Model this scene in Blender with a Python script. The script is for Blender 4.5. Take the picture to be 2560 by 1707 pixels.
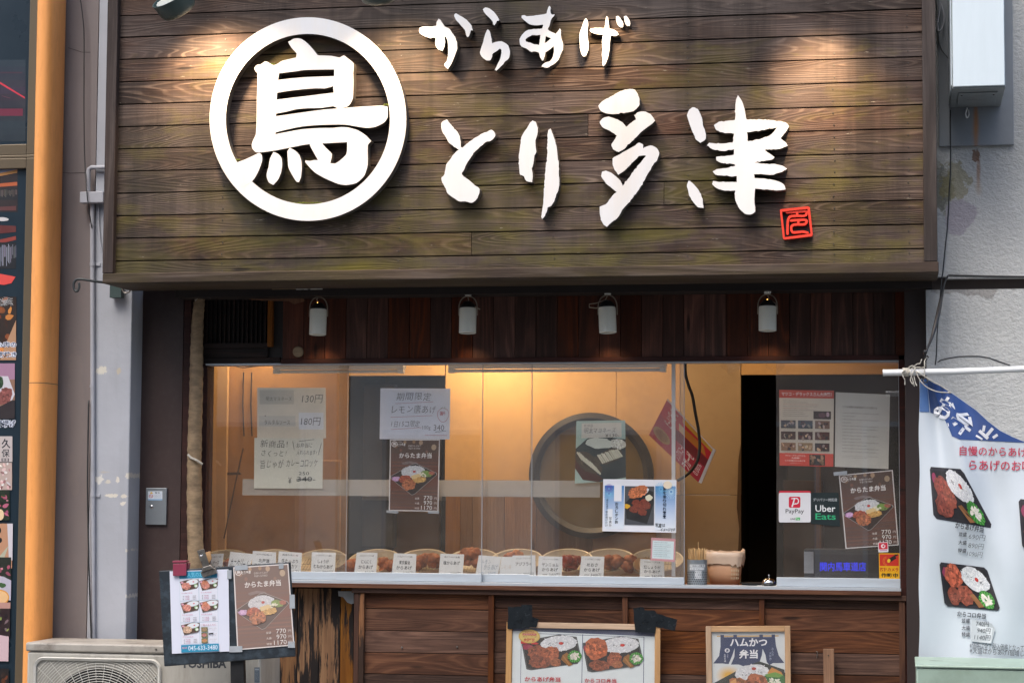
import bpy, math, random, bmesh
from mathutils import Vector, Matrix, geometry, noise as mnoise
random.seed(7)
sc = bpy.context.scene
for o in list(bpy.data.objects): bpy.data.objects.remove(o)
C = sc.collection
R = math.radians
# ---------------------------------------------------------------- camera, world, sun, exposure
F_PX, D0, S = 5200.0, 10.036, 0.00193
YAW, PITCH, ROLL = R(10.565), R(4.114), R(0.325)
_f = Vector((-math.sin(YAW)*math.cos(PITCH), math.cos(YAW)*math.cos(PITCH), math.sin(PITCH)))
_r0 = Vector((math.cos(YAW), math.sin(YAW), 0)); _u0 = _r0.cross(_f)
_r = math.cos(ROLL)*_r0 + math.sin(ROLL)*_u0; _u = -math.sin(ROLL)*_r0 + math.cos(ROLL)*_u0
CAM = -D0*_f; CAM.z = 1.50
cd = bpy.data.cameras.new('camera'); cam = bpy.data.objects.new('camera', cd); C.objects.link(cam)
cd.sensor_width = 36; cd.lens = 36*F_PX/2560; cd.clip_end = 500
cam.matrix_world = Matrix(((_r.x,_u.x,-_f.x,CAM.x),(_r.y,_u.y,-_f.y,CAM.y),(_r.z,_u.z,-_f.z,CAM.z),(0,0,0,1)))
sc.camera = cam
w = bpy.data.worlds.new("World"); sc.world = w; w.use_nodes = True
nt = w.node_tree; nt.nodes.clear()
sky = nt.nodes.new('ShaderNodeTexSky'); sky.sky_type = 'NISHITA'; sky.sun_disc = False
SUN_EL, SUN_AZ = R(58), R(200)          # azimuth measured so the sun stands behind the camera, to its left
sky.sun_elevation = SUN_EL; sky.sun_rotation = SUN_AZ; sky.air_density = 1.0; sky.dust_density = 4.0; sky.ozone_density = 1.0
bg = nt.nodes.new('ShaderNodeBackground'); bg.inputs['Strength'].default_value = 0.12
wo = nt.nodes.new('ShaderNodeOutputWorld')
nt.links.new(sky.outputs[0], bg.inputs[0]); nt.links.new(bg.outputs[0], wo.inputs[0])
sd = bpy.data.lights.new('sun','SUN'); sd.energy = 0.7; sd.angle = R(25); sd.color = (1,.97,.93)
so = bpy.data.objects.new('sun', sd); C.objects.link(so)
sdir = Vector((math.sin(SUN_AZ)*math.cos(SUN_EL), math.cos(SUN_AZ)*math.cos(SUN_EL), math.sin(SUN_EL)))
so.rotation_euler = sdir.to_track_quat('Z','Y').to_euler(); so.location = (0,-4,9)
sc.view_settings.view_transform = 'Standard'; sc.view_settings.look = 'None'
sc.view_settings.gamma = 1; sc.view_settings.use_curve_mapping = False
sc.view_settings.exposure = 1.2
sc.cycles.max_bounces = 8; sc.cycles.transparent_max_bounces = 24
sc.cycles.use_denoising = True

# ---------------------------------------------------------------- helpers
def P(px, py, y=0.0):
    """world point where the wall plane at depth y is seen"""
    d = _f*F_PX + _r*(px-1280) - _u*(py-853.33)
    t = (y-CAM.y)/d.y
    return CAM + d*t
def X(px, y=0.0, py=1000): return P(px,py,y).x
def Z(py, y=0.0, px=1280): return P(px,py,y).z
def srgb(c):
    if isinstance(c, str):
        c = [int(c[i:i+2],16)/255 for i in (0,2,4)]
    return tuple((v/12.92 if v <= .04045 else ((v+.055)/1.055)**2.4) for v in c)
def tag(o, label=None, cat=None, group=None, kind=None):
    if label: o['label'] = label
    if cat: o['category'] = cat
    if group: o['group'] = group
    if kind: o['kind'] = kind
    return o
def thing(name, label, cat, loc, group=None):
    o = bpy.data.objects.new(name, None); C.objects.link(o); o.location = loc; o.empty_display_size = .05
    return tag(o, label, cat, group)
def origin(par):
    v = Vector((0,0,0))
    while par is not None: v += par.location; par = par.parent
    return v
class MB:
    def __init__(s): s.v=[]; s.f=[]; s.c=[]
    def add(s, vs, fs, c=None):
        n=len(s.v); s.v += [Vector(q) for q in vs]; s.f += [tuple(i+n for i in f) for f in fs]
        s.c += [c]*len(fs); return s
    def box(s, x0,x1,y0,y1,z0,z1,c=None):
        v=[(x0,y0,z0),(x1,y0,z0),(x1,y1,z0),(x0,y1,z0),(x0,y0,z1),(x1,y0,z1),(x1,y1,z1),(x0,y1,z1)]
        return s.add(v,[(0,3,2,1),(4,5,6,7),(0,1,5,4),(1,2,6,5),(2,3,7,6),(3,0,4,7)],c)
    def slab(s, q, y0, y1, c=None):
        """q: outline (x,z) counter-clockwise seen from the street, from depth y0 (front) to y1"""
        n=len(q); v=[(a,y0,b) for a,b in q]+[(a,y1,b) for a,b in q]
        f=[(i,(i+1)%n,n+(i+1)%n,n+i) for i in range(n)]
        f=[tuple(reversed(k)) for k in f]
        return s.add(v,[tuple(range(n)),tuple(range(2*n-1,n-1,-1))]+f,c)
    def ext(s, loops, y0, y1):
        """loops in (x,z), first outer then holes; tessellated front plus walls"""
        L=[[Vector((a,b,0)) for a,b in l] for l in loops]
        tr=geometry.tessellate_polygon(L); flat=[p for l in L for p in l]
        n=len(flat); v=[(p.x,y0,p.y) for p in flat]+[(p.x,y1,p.y) for p in flat]
        fr=[]
        for t in tr:
            a,b,c=[flat[i] for i in t]
            if (b-a).cross(c-a).z<0: t=(t[0],t[2],t[1])
            fr.append(tuple(t))
        s.add(v,fr,0); base=len(s.v)-len(v); k=0
        for l in L:
            m=len(l)
            for i in range(m):
                a=base+k+i; b=base+k+(i+1)%m
                s.f.append((b,a,a+n,b+n)); s.c.append(1)
            k+=m
        return s
    def tube(s, pts, r, n=8, c=None, caps=True):
        pts=[Vector(p) for p in pts]; rs=r if isinstance(r,(list,tuple)) else [r]*len(pts)
        t0=(pts[1]-pts[0]).normalized(); ref=Vector((0,0,1)) if abs(t0.z)<.9 else Vector((0,1,0))
        a=t0.cross(ref).normalized(); vs=[]; 
        for i,p in enumerate(pts):
            t=(pts[min(i+1,len(pts)-1)]-pts[max(i-1,0)]).normalized()
            a=(a-t*a.dot(t)).normalized(); b=t.cross(a)
            for k in range(n):
                q=2*math.pi*k/n; vs.append(p+rs[i]*(a*math.cos(q)+b*math.sin(q)))
        fs=[(i*n+k,i*n+(k+1)%n,(i+1)*n+(k+1)%n,(i+1)*n+k) for i in range(len(pts)-1) for k in range(n)]
        if caps: fs+=[tuple(range(n-1,-1,-1)),tuple((len(pts)-1)*n+k for k in range(n))]
        return s.add(vs,fs,c)
    def lathe(s, prof, o, ax=(0,0,1), n=24, c=None, sx=1, sy=1):
        ax=Vector(ax).normalized(); q=ax.to_track_quat('Z','Y'); o=Vector(o); vs=[]
        for r,h in prof:
            for k in range(n):
                a=2*math.pi*k/n; vs.append(o+q@Vector((r*sx*math.cos(a),r*sy*math.sin(a),h)))
        m=len(prof)
        return s.add(vs,[(i*n+k,i*n+(k+1)%n,(i+1)*n+(k+1)%n,(i+1)*n+k) for i in range(m-1) for k in range(n)],c)
    def build(s, name, mats, parent=None, smooth=False, bev=0, label=None, own=False, sub=0):
        """parent None: a top-level mesh with its origin at its base"""
        me=bpy.data.meshes.new(name)
        if parent is not None: off=origin(parent)
        else:
            xs=[v.x for v in s.v]; ys=[v.y for v in s.v]; zs=[v.z for v in s.v]
            off=Vector(((min(xs)+max(xs))/2,(min(ys)+max(ys))/2,min(zs)))
        me.from_pydata([v-off for v in s.v],[],s.f)
        if not isinstance(mats,(list,tuple)): mats=[mats]
        for m in mats: me.materials.append(m)
        if len(mats)>1:
            for p,c in zip(me.polygons,s.c): p.material_index=c or 0
        if smooth: me.polygons.foreach_set('use_smooth',[True]*len(me.polygons))
        me.update()
        o=bpy.data.objects.new(name,me); C.objects.link(o)
        if parent is not None: o.parent=parent
        else: o.location=off
        if smooth and smooth!=True:
            pass
        if bev:
            b=o.modifiers.new('bevel','BEVEL'); b.width=bev; b.segments=2; b.limit_method='ANGLE'; b.harden_normals=False
        if sub:
            b=o.modifiers.new('subdivision','SUBSURF'); b.levels=sub; b.render_levels=sub
        if label: o['label']=label
        return o
def smooth_by_angle(o, ang=40):
    me=o.data; me.polygons.foreach_set('use_smooth',[True]*len(me.polygons))
    bm=bmesh.new(); bm.from_mesh(me)
    for e in bm.edges: e.smooth = len(e.link_faces)<2 or e.calc_face_angle(0)<R(ang)
    bm.to_mesh(me); bm.free(); return o
def copy_tree(o, loc=None, label=None):
    c=o.copy(); C.objects.link(c)
    if loc is not None: c.location=loc
    if label: c['label']=label
    for ch in o.children:
        d=ch.copy(); C.objects.link(d); d.parent=c
        for g in ch.children:
            e=g.copy(); C.objects.link(e); e.parent=d
    return c

# ---------------------------------------------------------------- materials
def newmat(name):
    m=bpy.data.materials.new(name); m.use_nodes=True; t=m.node_tree
    b=t.nodes['Principled BSDF']; return m,t,b
def N(t, typ, **kw):
    n=t.nodes.new(typ)
    for k,v in kw.items():
        if k.startswith('i_'):
            key=k[2:]; key=int(key) if key.isdigit() else key.replace('_',' ')
            n.inputs[key].default_value=v
        else: setattr(n,k,v)
    return n
def ramp(t, fac, stops):
    r=t.nodes.new('ShaderNodeValToRGB'); e=r.color_ramp.elements
    while len(e)<len(stops): e.new(.5)
    for i,(p,c) in enumerate(stops):
        e[i].position=p; c=(c,c,c) if isinstance(c,(int,float)) else c; e[i].color=(*c[:3],1)
    t.links.new(fac, r.inputs[0]); return r.outputs[0]
def mix(t, fac, a, b, mode='MIX'):
    m=t.nodes.new('ShaderNodeMix'); m.data_type='RGBA'; m.blend_type=mode
    for key,v in ((0,fac),(6,a),(7,b)):
        if hasattr(v,'links') or hasattr(v,'is_linked'): t.links.new(v,m.inputs[key])
        else: m.inputs[key].default_value = v if key==0 else (*v[:3],1)
    return m.outputs[2]
def mth(t, op, a, b=None, clamp=False):
    m=t.nodes.new('ShaderNodeMath'); m.operation=op; m.use_clamp=clamp
    for k,v in ((0,a),(1,b)):
        if v is None: continue
        if hasattr(v,'is_linked'): t.links.new(v,m.inputs[k])
        else: m.inputs[k].default_value=v
    return m.outputs[0]
def coords(t, scale=(1,1,1), rnd=0, world=False):
    if world: src=N(t,'ShaderNodeNewGeometry').outputs['Position']
    else: src=N(t,'ShaderNodeTexCoord').outputs['Object']
    if rnd:
        oi=N(t,'ShaderNodeObjectInfo'); s_=N(t,'ShaderNodeVectorMath',operation='SCALE'); 
        s_.inputs[0].default_value=(rnd,rnd*.7,rnd*.37); t.links.new(oi.outputs['Random'],s_.inputs['Scale'])
        a=N(t,'ShaderNodeVectorMath',operation='ADD'); t.links.new(src,a.inputs[0]); t.links.new(s_.outputs[0],a.inputs[1]); src=a.outputs[0]
    mp=N(t,'ShaderNodeMapping'); mp.inputs['Scale'].default_value=scale; t.links.new(src,mp.inputs[0]); return mp.outputs[0]
def tex(t, vec, scale=5, detail=4, rough=.55, dist=0):
    n=N(t,'ShaderNodeTexNoise'); n.inputs['Scale'].default_value=scale; n.inputs['Detail'].default_value=detail
    n.inputs['Roughness'].default_value=rough; n.inputs['Distortion'].default_value=dist
    t.links.new(vec,n.inputs['Vector']); return n.outputs[0]
def bump(t, b, h, strength=.3, dist=.01):
    bp=N(t,'ShaderNodeBump'); bp.inputs['Strength'].default_value=strength; bp.inputs['Distance'].default_value=dist
    t.links.new(h,bp.inputs['Height']); t.links.new(bp.outputs[0],b.inputs['Normal'])
def plain(name, col, rough=.6, metal=0, var=.18, vs=6, bs=0.0, bscale=80, dirt=None, dirt_amt=.5, dirt_scale=3, coat=0, stretch=(1,1,1), emit=None):
    m,t,b=newmat(name); col=srgb(col)
    v=coords(t,stretch,world=False); n=tex(t,v,vs,6,.6)
    c=mix(t,ramp(t,n,[(.3,0),(.7,1)]),tuple(k*(1-var) for k in col),tuple(min(1,k*(1+var)) for k in col))
    if dirt is not None:
        n2=tex(t,v,dirt_scale,8,.7); c=mix(t,mth(t,'MULTIPLY',ramp(t,n2,[(.48,0),(.66,1)]),dirt_amt),c,srgb(dirt))
    t.links.new(c,b.inputs['Base Color']); b.inputs['Roughness'].default_value=rough; b.inputs['Metallic'].default_value=metal
    r=ramp(t,n,[(0,max(0,rough-.12)),(1,min(1,rough+.12))]); t.links.new(r,b.inputs['Roughness'])
    if coat: b.inputs['Coat Weight'].default_value=coat
    if bs: bump(t,b,tex(t,v,bscale,4,.6),bs,.004)
    if emit: b.inputs['Emission Color'].default_value=(*srgb(emit[0]),1); b.inputs['Emission Strength'].default_value=emit[1]
    return m
def wood(name, dark, mid, light, axis='x', rnd=41, ring=34, moss=0, rough=.72, line=.6, wear=None, wear_amt=0, bs=.35, tint=.35, grey=0):
    """boards: nested growth lines along the grain, fine fibres, every board cut from another part of the log"""
    m,t,b=newmat(name); dark,mid,light=srgb(dark),srgb(mid),srgb(light)
    st=(.42,5,5) if axis=='x' else (5,5,.42)
    v=coords(t,st,rnd); n1=tex(t,v,1.0,2.2,.5,.25)
    rg=mth(t,'SINE',mth(t,'MULTIPLY',n1,ring*3.6)); rg=mth(t,'MULTIPLY_ADD',rg,.5); 
    t.nodes[-1].inputs[2].default_value=.5
    fs=(5,150,150) if axis=='x' else (150,150,5)
    fb=tex(t,coords(t,fs,rnd),1,4,.65)
    big=tex(t,coords(t,(1.1,3,3) if axis=='x' else (3,3,1.1),rnd),1.3,5,.6)
    c=mix(t,ramp(t,big,[(.32,0),(.68,1)]),dark,mid)
    lines=ramp(t,rg,[(.70,0),(1.0,1)])
    amt=mth(t,'MULTIPLY',mth(t,'MULTIPLY',lines,ramp(t,tex(t,coords(t,(1.5,4,4) if axis=='x' else (4,4,1.5),rnd),1.6,3,.6),[(.40,.15),(.66,1)])),line)
    c=mix(t,amt,c,light)
    c=mix(t,mth(t,'MULTIPLY',ramp(t,rg,[(0,1),(.3,0)]),.28),c,tuple(k*.45 for k in dark))
    c=mix(t,mth(t,'MULTIPLY',ramp(t,fb,[(.35,1),(.6,0)]),.4),c,tuple(k*.55 for k in dark))
    c=mix(t,mth(t,'MULTIPLY',ramp(t,fb,[(.58,0),(.75,1)]),.25),c,light)
    oi=N(t,'ShaderNodeObjectInfo'); hs=N(t,'ShaderNodeHueSaturation')
    t.links.new(mth(t,'MULTIPLY_ADD',oi.outputs['Random'],tint*2),hs.inputs['Value']); t.nodes[-1].inputs[2].default_value=1-tint
    rr=mth(t,'FRACT',mth(t,'MULTIPLY',oi.outputs['Random'],17.3)); sm=mth(t,'MULTIPLY_ADD',rr,.5); t.nodes[-1].inputs[2].default_value=.75
    t.links.new(sm,hs.inputs['Saturation']); t.links.new(c,hs.inputs['Color']); c=hs.outputs[0]
    if wear_amt:
        wn=tex(t,coords(t,(2,26,26) if axis=='x' else (26,26,2),rnd),1.3,7,.68)
        wb=tex(t,coords(t,(1,1,1),rnd),2.2,2,.5)
        ws=mth(t,'ADD',mth(t,'MULTIPLY',wn,.6),mth(t,'MULTIPLY',wb,.5))
        c=mix(t,ramp(t,ws,[(.60-.14*wear_amt,0),(.63-.14*wear_amt,1)]),c,srgb(wear))
    if moss:
        mw=coords(t,(1,1,2.2),0,True); mn=tex(t,mw,1.5,6,.62)
        sx=N(t,'ShaderNodeSeparateXYZ'); t.links.new(N(t,'ShaderNodeNewGeometry').outputs['Position'],sx.inputs[0])
        low=mth(t,'MULTIPLY',mth(t,'SUBTRACT',3.25,sx.outputs['Z']),.17); side=mth(t,'MULTIPLY',mth(t,'ABSOLUTE',mth(t,'SUBTRACT',sx.outputs['X'],.35)),-.045)
        if grey:
            gn=tex(t,coords(t,(.8,2,3),rnd),1.4,4,.6); c=mix(t,mth(t,'MULTIPLY',ramp(t,gn,[(.38,0),(.66,1)]),grey),c,srgb('6a605c'))
            st=tex(t,coords(t,(5,5,.35),0,True),1.3,5,.6); c=mix(t,mth(t,'MULTIPLY',ramp(t,st,[(.47,0),(.66,1)]),.62),c,srgb('1c1713'))
        c=mix(t,mth(t,'MULTIPLY',ramp(t,mth(t,'ADD',mth(t,'ADD',mn,low),side),[(.47,0),(.68,1)]),moss),c,srgb('4f481a'))
        c=mix(t,mth(t,'MULTIPLY',ramp(t,mth(t,'ADD',tex(t,coords(t,(1.3,1,3),0,True),3.1,5,.6),low),[(.57,0),(.78,1)]),moss*.55),c,srgb('66601f'))
        ms=tex(t,coords(t,(7,30,45),0,True),1.2,8,.75)
        c=mix(t,mth(t,'MULTIPLY',ramp(t,ms,[(.635,0),(.68,1)]),.6*moss),c,srgb('b4b0a2'))
        gp=N(t,'ShaderNodeTexNoise'); gp.inputs['Scale'].default_value=.9; t.links.new(coords(t,(1,1,1.5),0,True),gp.inputs['Vector'])
        c=mix(t,mth(t,'MULTIPLY',ramp(t,gp.outputs[0],[(.52,0),(.66,1)]),.35*moss),c,srgb('2c2f2a'))
    kn=N(t,'ShaderNodeTexVoronoi'); kn.inputs['Scale'].default_value=1.0
    t.links.new(coords(t,(1.7,9,9) if axis=='x' else (9,9,1.7),rnd),kn.inputs['Vector'])
    c=mix(t,ramp(t,kn.outputs['Distance'],[(.05,.85),(.10,0)]),c,tuple(k*.3 for k in dark))
    t.links.new(c,b.inputs['Base Color']); b.inputs['Roughness'].default_value=rough
    b.inputs['Specular IOR Level'].default_value=.3
    hh=mth(t,'ADD',mth(t,'MULTIPLY',rg,.5),fb); bump(t,b,hh,bs,.004)
    return m
def glassmat(name, tint=(1,1,1), frost=0.0, spec=1.0):
    m,t,b=newmat(name); t.nodes.remove(b); out=[n for n in t.nodes if n.type=='OUTPUT_MATERIAL'][0]
    tr=N(t,'ShaderNodeBsdfTransparent'); tr.inputs[0].default_value=(*tint,1)
    gl=N(t,'ShaderNodeBsdfGlossy'); gl.inputs['Roughness'].default_value=.015; gl.inputs[0].default_value=(.95,.97,1,1)
    ge=N(t,'ShaderNodeNewGeometry'); dt=N(t,'ShaderNodeVectorMath',operation='DOT_PRODUCT'); t.links.new(ge.outputs['Normal'],dt.inputs[0]); t.links.new(ge.outputs['Incoming'],dt.inputs[1])
    om=mth(t,'SUBTRACT',1.0,mth(t,'ABSOLUTE',dt.outputs['Value']),True); p5=mth(t,'POWER',om,5.0)
    mx=N(t,'ShaderNodeMixShader'); f=mth(t,'MULTIPLY_ADD',p5,.9*spec); t.nodes[-1].inputs[2].default_value=.105*spec; t.nodes[-1].use_clamp=True
    t.links.new(f,mx.inputs[0]); t.links.new(tr.outputs[0],mx.inputs[1]); t.links.new(gl.outputs[0],mx.inputs[2])
    last=mx
    v=coords(t,(1,1,1)); n=tex(t,v,3,8,.72)
    df=N(t,'ShaderNodeBsdfDiffuse'); df.inputs[0].default_value=(.62,.57,.50,1)
    m2=N(t,'ShaderNodeMixShader'); t.links.new(ramp(t,n,[(.35,.022+frost),(.8,.085+frost)]),m2.inputs[0])
    t.links.new(mx.outputs[0],m2.inputs[1]); t.links.new(df.outputs[0],m2.inputs[2]); last=m2
    t.links.new(last.outputs[0],out.inputs[0]); return m
def printmat(name, rough=.5, coat=0, dirt=.12):
    m,t,b=newmat(name); a=N(t,'ShaderNodeVertexColor',layer_name='Col')
    n=tex(t,coords(t),9,5,.6); c=mix(t,mth(t,'MULTIPLY',ramp(t,n,[(.4,0),(.8,1)]),dirt),a.outputs[0],(.3,.28,.25))
    t.links.new(c,b.inputs['Base Color']); b.inputs['Roughness'].default_value=rough; b.inputs['Coat Weight'].default_value=coat
    b.inputs['Coat Roughness'].default_value=.15
    return m
M={}
M['print']=printmat('printed_ink',.55); M['print_gloss']=printmat('laminated_print',.4,.5,.05)
M['paper']=plain('paper','e6e6e2',.7,var=.03,vs=20); M['cream']=plain('cream_paper','dcd2bc',.7,var=.05,vs=12)
M['sign']=wood('weathered_sign_board','291e19','4d382e','a08b7b',moss=.85,ring=84,line=.5,tint=.28,grey=.45)
M['signframe']=wood('weathered_frame','33271f' if False else '30261f','4d4039','857a73',moss=.18,ring=14,line=.3,tint=.1)
M['signframev']=wood('weathered_frame_upright','332a27','4a3f3b','756b66',axis='z',ring=14,line=.3,tint=.1)
M['dark']=wood('stained_soffit_board','37211a','5c3528','8e523a',axis='z',ring=22,line=.35,tint=.35,bs=.25)
M['beam']=plain('soffit_beam_paint','241d1a',.6,var=.2,vs=8)
M['header']=wood('header_rail_wood','2c1512','401d17','5a2a1e',ring=12,line=.3,tint=.05)
M['wain']=wood('wainscot_plank','3a241a','613f2d','8e6448',ring=66,line=.32,tint=.3,rough=.85)
M['wainr']=wood('wainscot_rail','42291f','5c3d2e','805a42',ring=16,line=.4,tint=.12)
M['batten']=wood('batten_wood','3a2219','5a3724','80522f',axis='z',ring=14,line=.4,tint=.2)
M['battent']=wood('worn_batten_wood','6e4526','8c5c34','a87646',axis='z',ring=10,line=.3,tint=.1,wear='33241c',wear_amt=.25)
M['peel']=wood('peeling_board','6b4a31','83603f','9a7650',axis='z',ring=16,line=.4,tint=.12,wear='1b1615',wear_amt=.42)
M['char']=wood('charred_board','140f0e','241815','45281a',axis='x',ring=16,line=.3,tint=.3)
M['palewood']=wood('pale_frame_wood','a98765','c4a27e','d6b793',ring=12,line=.3,tint=.05,bs=.15)
M['palewoodv']=wood('pale_frame_wood_upright','a98765','c4a27e','d6b793',axis='z',ring=12,line=.3,tint=.05,bs=.15)
M['stake']=wood('stake_wood','7c5230','96683c','b08450',axis='z',ring=10,line=.3,tint=.05)
M['post']=plain('brown_post_paint','2e2422',.55,var=.12,vs=5,bs=.1,stretch=(1,1,.2))
M['door']=plain('brown_steel_paint','3d2f2d',.5,var=.14,vs=3,bs=.05,dirt='57504c',dirt_amt=.15,dirt_scale=30)
M['alu']=plain('silver_aluminium','b7c0c8',.42,metal=.15,var=.05,vs=4,dirt='8a8f92',dirt_amt=.35,dirt_scale=6,stretch=(.4,1,3))
M['alud']=plain('dull_aluminium','8d9499',.4,metal=.5,var=.08)
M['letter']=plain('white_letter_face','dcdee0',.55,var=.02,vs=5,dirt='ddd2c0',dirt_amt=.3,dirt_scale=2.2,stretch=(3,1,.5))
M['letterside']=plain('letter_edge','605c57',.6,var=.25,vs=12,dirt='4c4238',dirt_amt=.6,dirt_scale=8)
M['red']=plain('red_seal_face','e03a26',.5,var=.06,vs=8,dirt='9a3a30',dirt_amt=.3,dirt_scale=9)
M['black']=plain('black_plastic','17181a',.5,var=.2,vs=8)
M['blackt']=plain('black_tape','1d2226',.25,var=.3,vs=20,bs=.9,bscale=16)
M['board']=plain('blackboard_frame','222b33',.5,var=.2,vs=8,dirt='5d6f7c',dirt_amt=.35,dirt_scale=14)
M['pinkclip']=plain('pink_plastic','8c3a50',.4,var=.06)
M['steel']=plain('worn_steel','8e8a84',.35,metal=.8,var=.2,vs=20,dirt='4b3f35',dirt_amt=.5,dirt_scale=30)
M['chrome']=plain('chrome','c8c8c8',.12,metal=1,var=.03)
M['acbody']=plain('outdoor_unit_paint','a9a79f',.5,var=.06,vs=4,dirt='716a60',dirt_amt=.35,dirt_scale=5,stretch=(3,3,.6))
M['aclid']=plain('outdoor_unit_lid','a09c94',.55,var=.12,vs=8,dirt='5f574f',dirt_amt=.75,dirt_scale=6,bs=.15,bscale=60)
M['acwhite']=plain('grille_plastic','c6c6bf',.45,var=.04,dirt='8f887c',dirt_amt=.3,dirt_scale=12)
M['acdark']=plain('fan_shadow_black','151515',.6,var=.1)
M['wrap']=plain('pipe_wrap_tape','8e7a60',.8,var=.3,vs=22,bs=.5,bscale=30,dirt='564636',dirt_amt=.5,dirt_scale=7,stretch=(1,1,2.5))
M['foil']=plain('torn_foil','b8b6ae',.3,metal=.7,var=.3,vs=30,bs=.8,bscale=40)
M['conduit']=plain('conduit_paint','a9acb4',.5,var=.06,vs=4,dirt='77747a',dirt_amt=.3)
M['orange']=plain('orange_column_paint','efa45c',.42,var=.04,vs=2,dirt='b8743a',dirt_amt=.25,dirt_scale=9,stretch=(4,4,.8))
M['bronze']=plain('bronze_sign_frame','6a5e4c',.38,metal=.35,var=.08,vs=3,stretch=(1,1,.2))
M['bronzed']=plain('dark_frame_edge','37342f',.5,var=.1)
M['lampgreen']=plain('green_lamp_housing','384846',.45,var=.12,vs=10)
M['lampwhite']=plain('lamp_shade_enamel','e9ebe2',.45,var=.04,vs=8)
M['lampyoke']=plain('yoke_wire','a89c8c',.4,metal=.4,var=.1)
M['string']=plain('string_fibre','b9b5aa',.8,var=.2,vs=60)
M['pole']=plain('white_pole_plastic','dcdfe0',.35,var=.03)
M['greenbox']=plain('pale_green_paint','9ab0a2',.45,var=.08,vs=4,dirt='6d7a66',dirt_amt=.3,dirt_scale=6)
M['wire']=plain('dark_cable','25282a',.5,var=.1)
M['iron']=plain('hook_iron','3c4142',.45,metal=.3,var=.2)
M['white']=plain('white_plastic','d8dadc',.4,var=.03)
M['tape']=plain('cloudy_tape','a3aab0',.35,var=.12,vs=20,bs=.3)
M['roomwall']=plain('room_wallpaper','cda670',.7,var=.06,vs=2,dirt='8c7254',dirt_amt=.4,dirt_scale=1.6)
M['roomlow']=wood('room_low_panel','7c5a38','946d45','a57f55',axis='z',ring=8,line=.25,tint=.08)
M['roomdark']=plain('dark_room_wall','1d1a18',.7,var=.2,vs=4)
M['hatch']=plain('hatch_wallpaper','ab9678',.7,var=.06,vs=2,dirt='84705a',dirt_amt=.4,dirt_scale=2)
M['room2']=plain('side_room_wall','4a4846',.6,var=.1,vs=4)
M['roombrown']=plain('brown_cabinet','b08552',.6,var=.12,vs=3,dirt='54381f',dirt_amt=.4,dirt_scale=3)
M['counter']=plain('counter_top','7a4a2c',.4,var=.15,vs=5)
M['plate']=plain('cream_plate','c4b698',.4,var=.04)
M['chicken']=plain('fried_batter','96501f',.6,var=.5,vs=35,bs=1.0,bscale=60,dirt='5c260e',dirt_amt=.6,dirt_scale=30)
M['croq']=plain('golden_crumb','b3702e',.75,var=.3,vs=60,bs=1.0,bscale=110)
M['redchicken']=plain('red_glazed_batter','7e2a18',.3,var=.4,vs=30,bs=.8,bscale=50)
M['rack']=plain('wire_rack','8f8a80',.3,metal=.8,var=.1)
M['bamboo']=plain('bamboo_skewer','c9a878',.6,var=.15,vs=30)
M['basket']=plain('pale_peach_plastic','c79a78',.5,var=.06)
M['bag']=plain('thin_bag_film','d6bda6',.35,var=.08,bs=.6,bscale=20)
M['ring']=plain('dark_round_rim','2c2a29',.45,var=.2,vs=10)
M['disc']=plain('brass_disc','6a5c3a',.5,metal=.1,var=.2,vs=3)
M['fluor']=plain('fluorescent_fixture','dfe6ea',.4,var=.03)
M['glass']=glassmat('window_glass'); M['frost']=glassmat('frosted_film',(.8,.85,.88),.45)
M['acryl']=glassmat('clear_film',(.98,.98,.98),.02,.7)
def RC(x0,x1,y0,y1,d):
    """pixel rectangle seen on the plane at depth d -> upright world rectangle (x0,x1,z0,z1)"""
    ym=(y0+y1)/2; xm=(x0+x1)/2
    return (P(x0,ym,d).x,P(x1,ym,d).x,P(xm,y1,d).z,P(xm,y0,d).z)
def pbox(mb,x0,x1,y0,y1,d,back,c=None):
    a=RC(x0,x1,y0,y1,d); return mb.box(a[0],a[1],d,back,a[2],a[3],c)
def rag(loop, step=4.0, amp=.7, seed=0):
    """torn brush edge: cut the outline finely and push the points about"""
    out=[]; r=random.Random(seed); n=len(loop)
    for i in range(n):
        a=loop[i]; b=loop[(i+1)%n]; L=math.hypot(b[0]-a[0],b[1]-a[1]); k=max(1,int(L/step))
        for j in range(k):
            t=j/k; out.append((a[0]+(b[0]-a[0])*t+r.uniform(-amp,amp)*(1 if j else .4),a[1]+(b[1]-a[1])*t+r.uniform(-amp,amp)*(1 if j else .4)))
    return out
def smooth_loop(loop, k=3, ten=.7):
    """closed, slightly slack Catmull-Rom through the traced points; sharp corners stay sharp"""
    n=len(loop); out=[]
    for i in range(n):
        p0,p1,p2,p3=loop[i-1],loop[i],loop[(i+1)%n],loop[(i+2)%n]
        def tan(a,b,c):
            u=(b[0]-a[0],b[1]-a[1]); v=(c[0]-b[0],c[1]-b[1]); lu=math.hypot(*u) or 1; lv=math.hypot(*v) or 1
            cs=(u[0]*v[0]+u[1]*v[1])/(lu*lv)
            if cs<.35: return (0,0)
            m=min(lu,lv)*ten; d=(u[0]/lu+v[0]/lv,u[1]/lu+v[1]/lv); l=math.hypot(*d) or 1
            return (d[0]/l*m,d[1]/l*m)
        m1=tan(p0,p1,p2); m2=tan(p1,p2,p3)
        for j in range(k):
            t=j/k; h0=2*t**3-3*t*t+1;h1=t**3-2*t*t+t;h2=-2*t**3+3*t*t;h3=t**3-t*t
            out.append(tuple(h0*p1[c]+h1*m1[c]+h2*p2[c]+h3*m2[c] for c in (0,1)))
    return out

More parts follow.
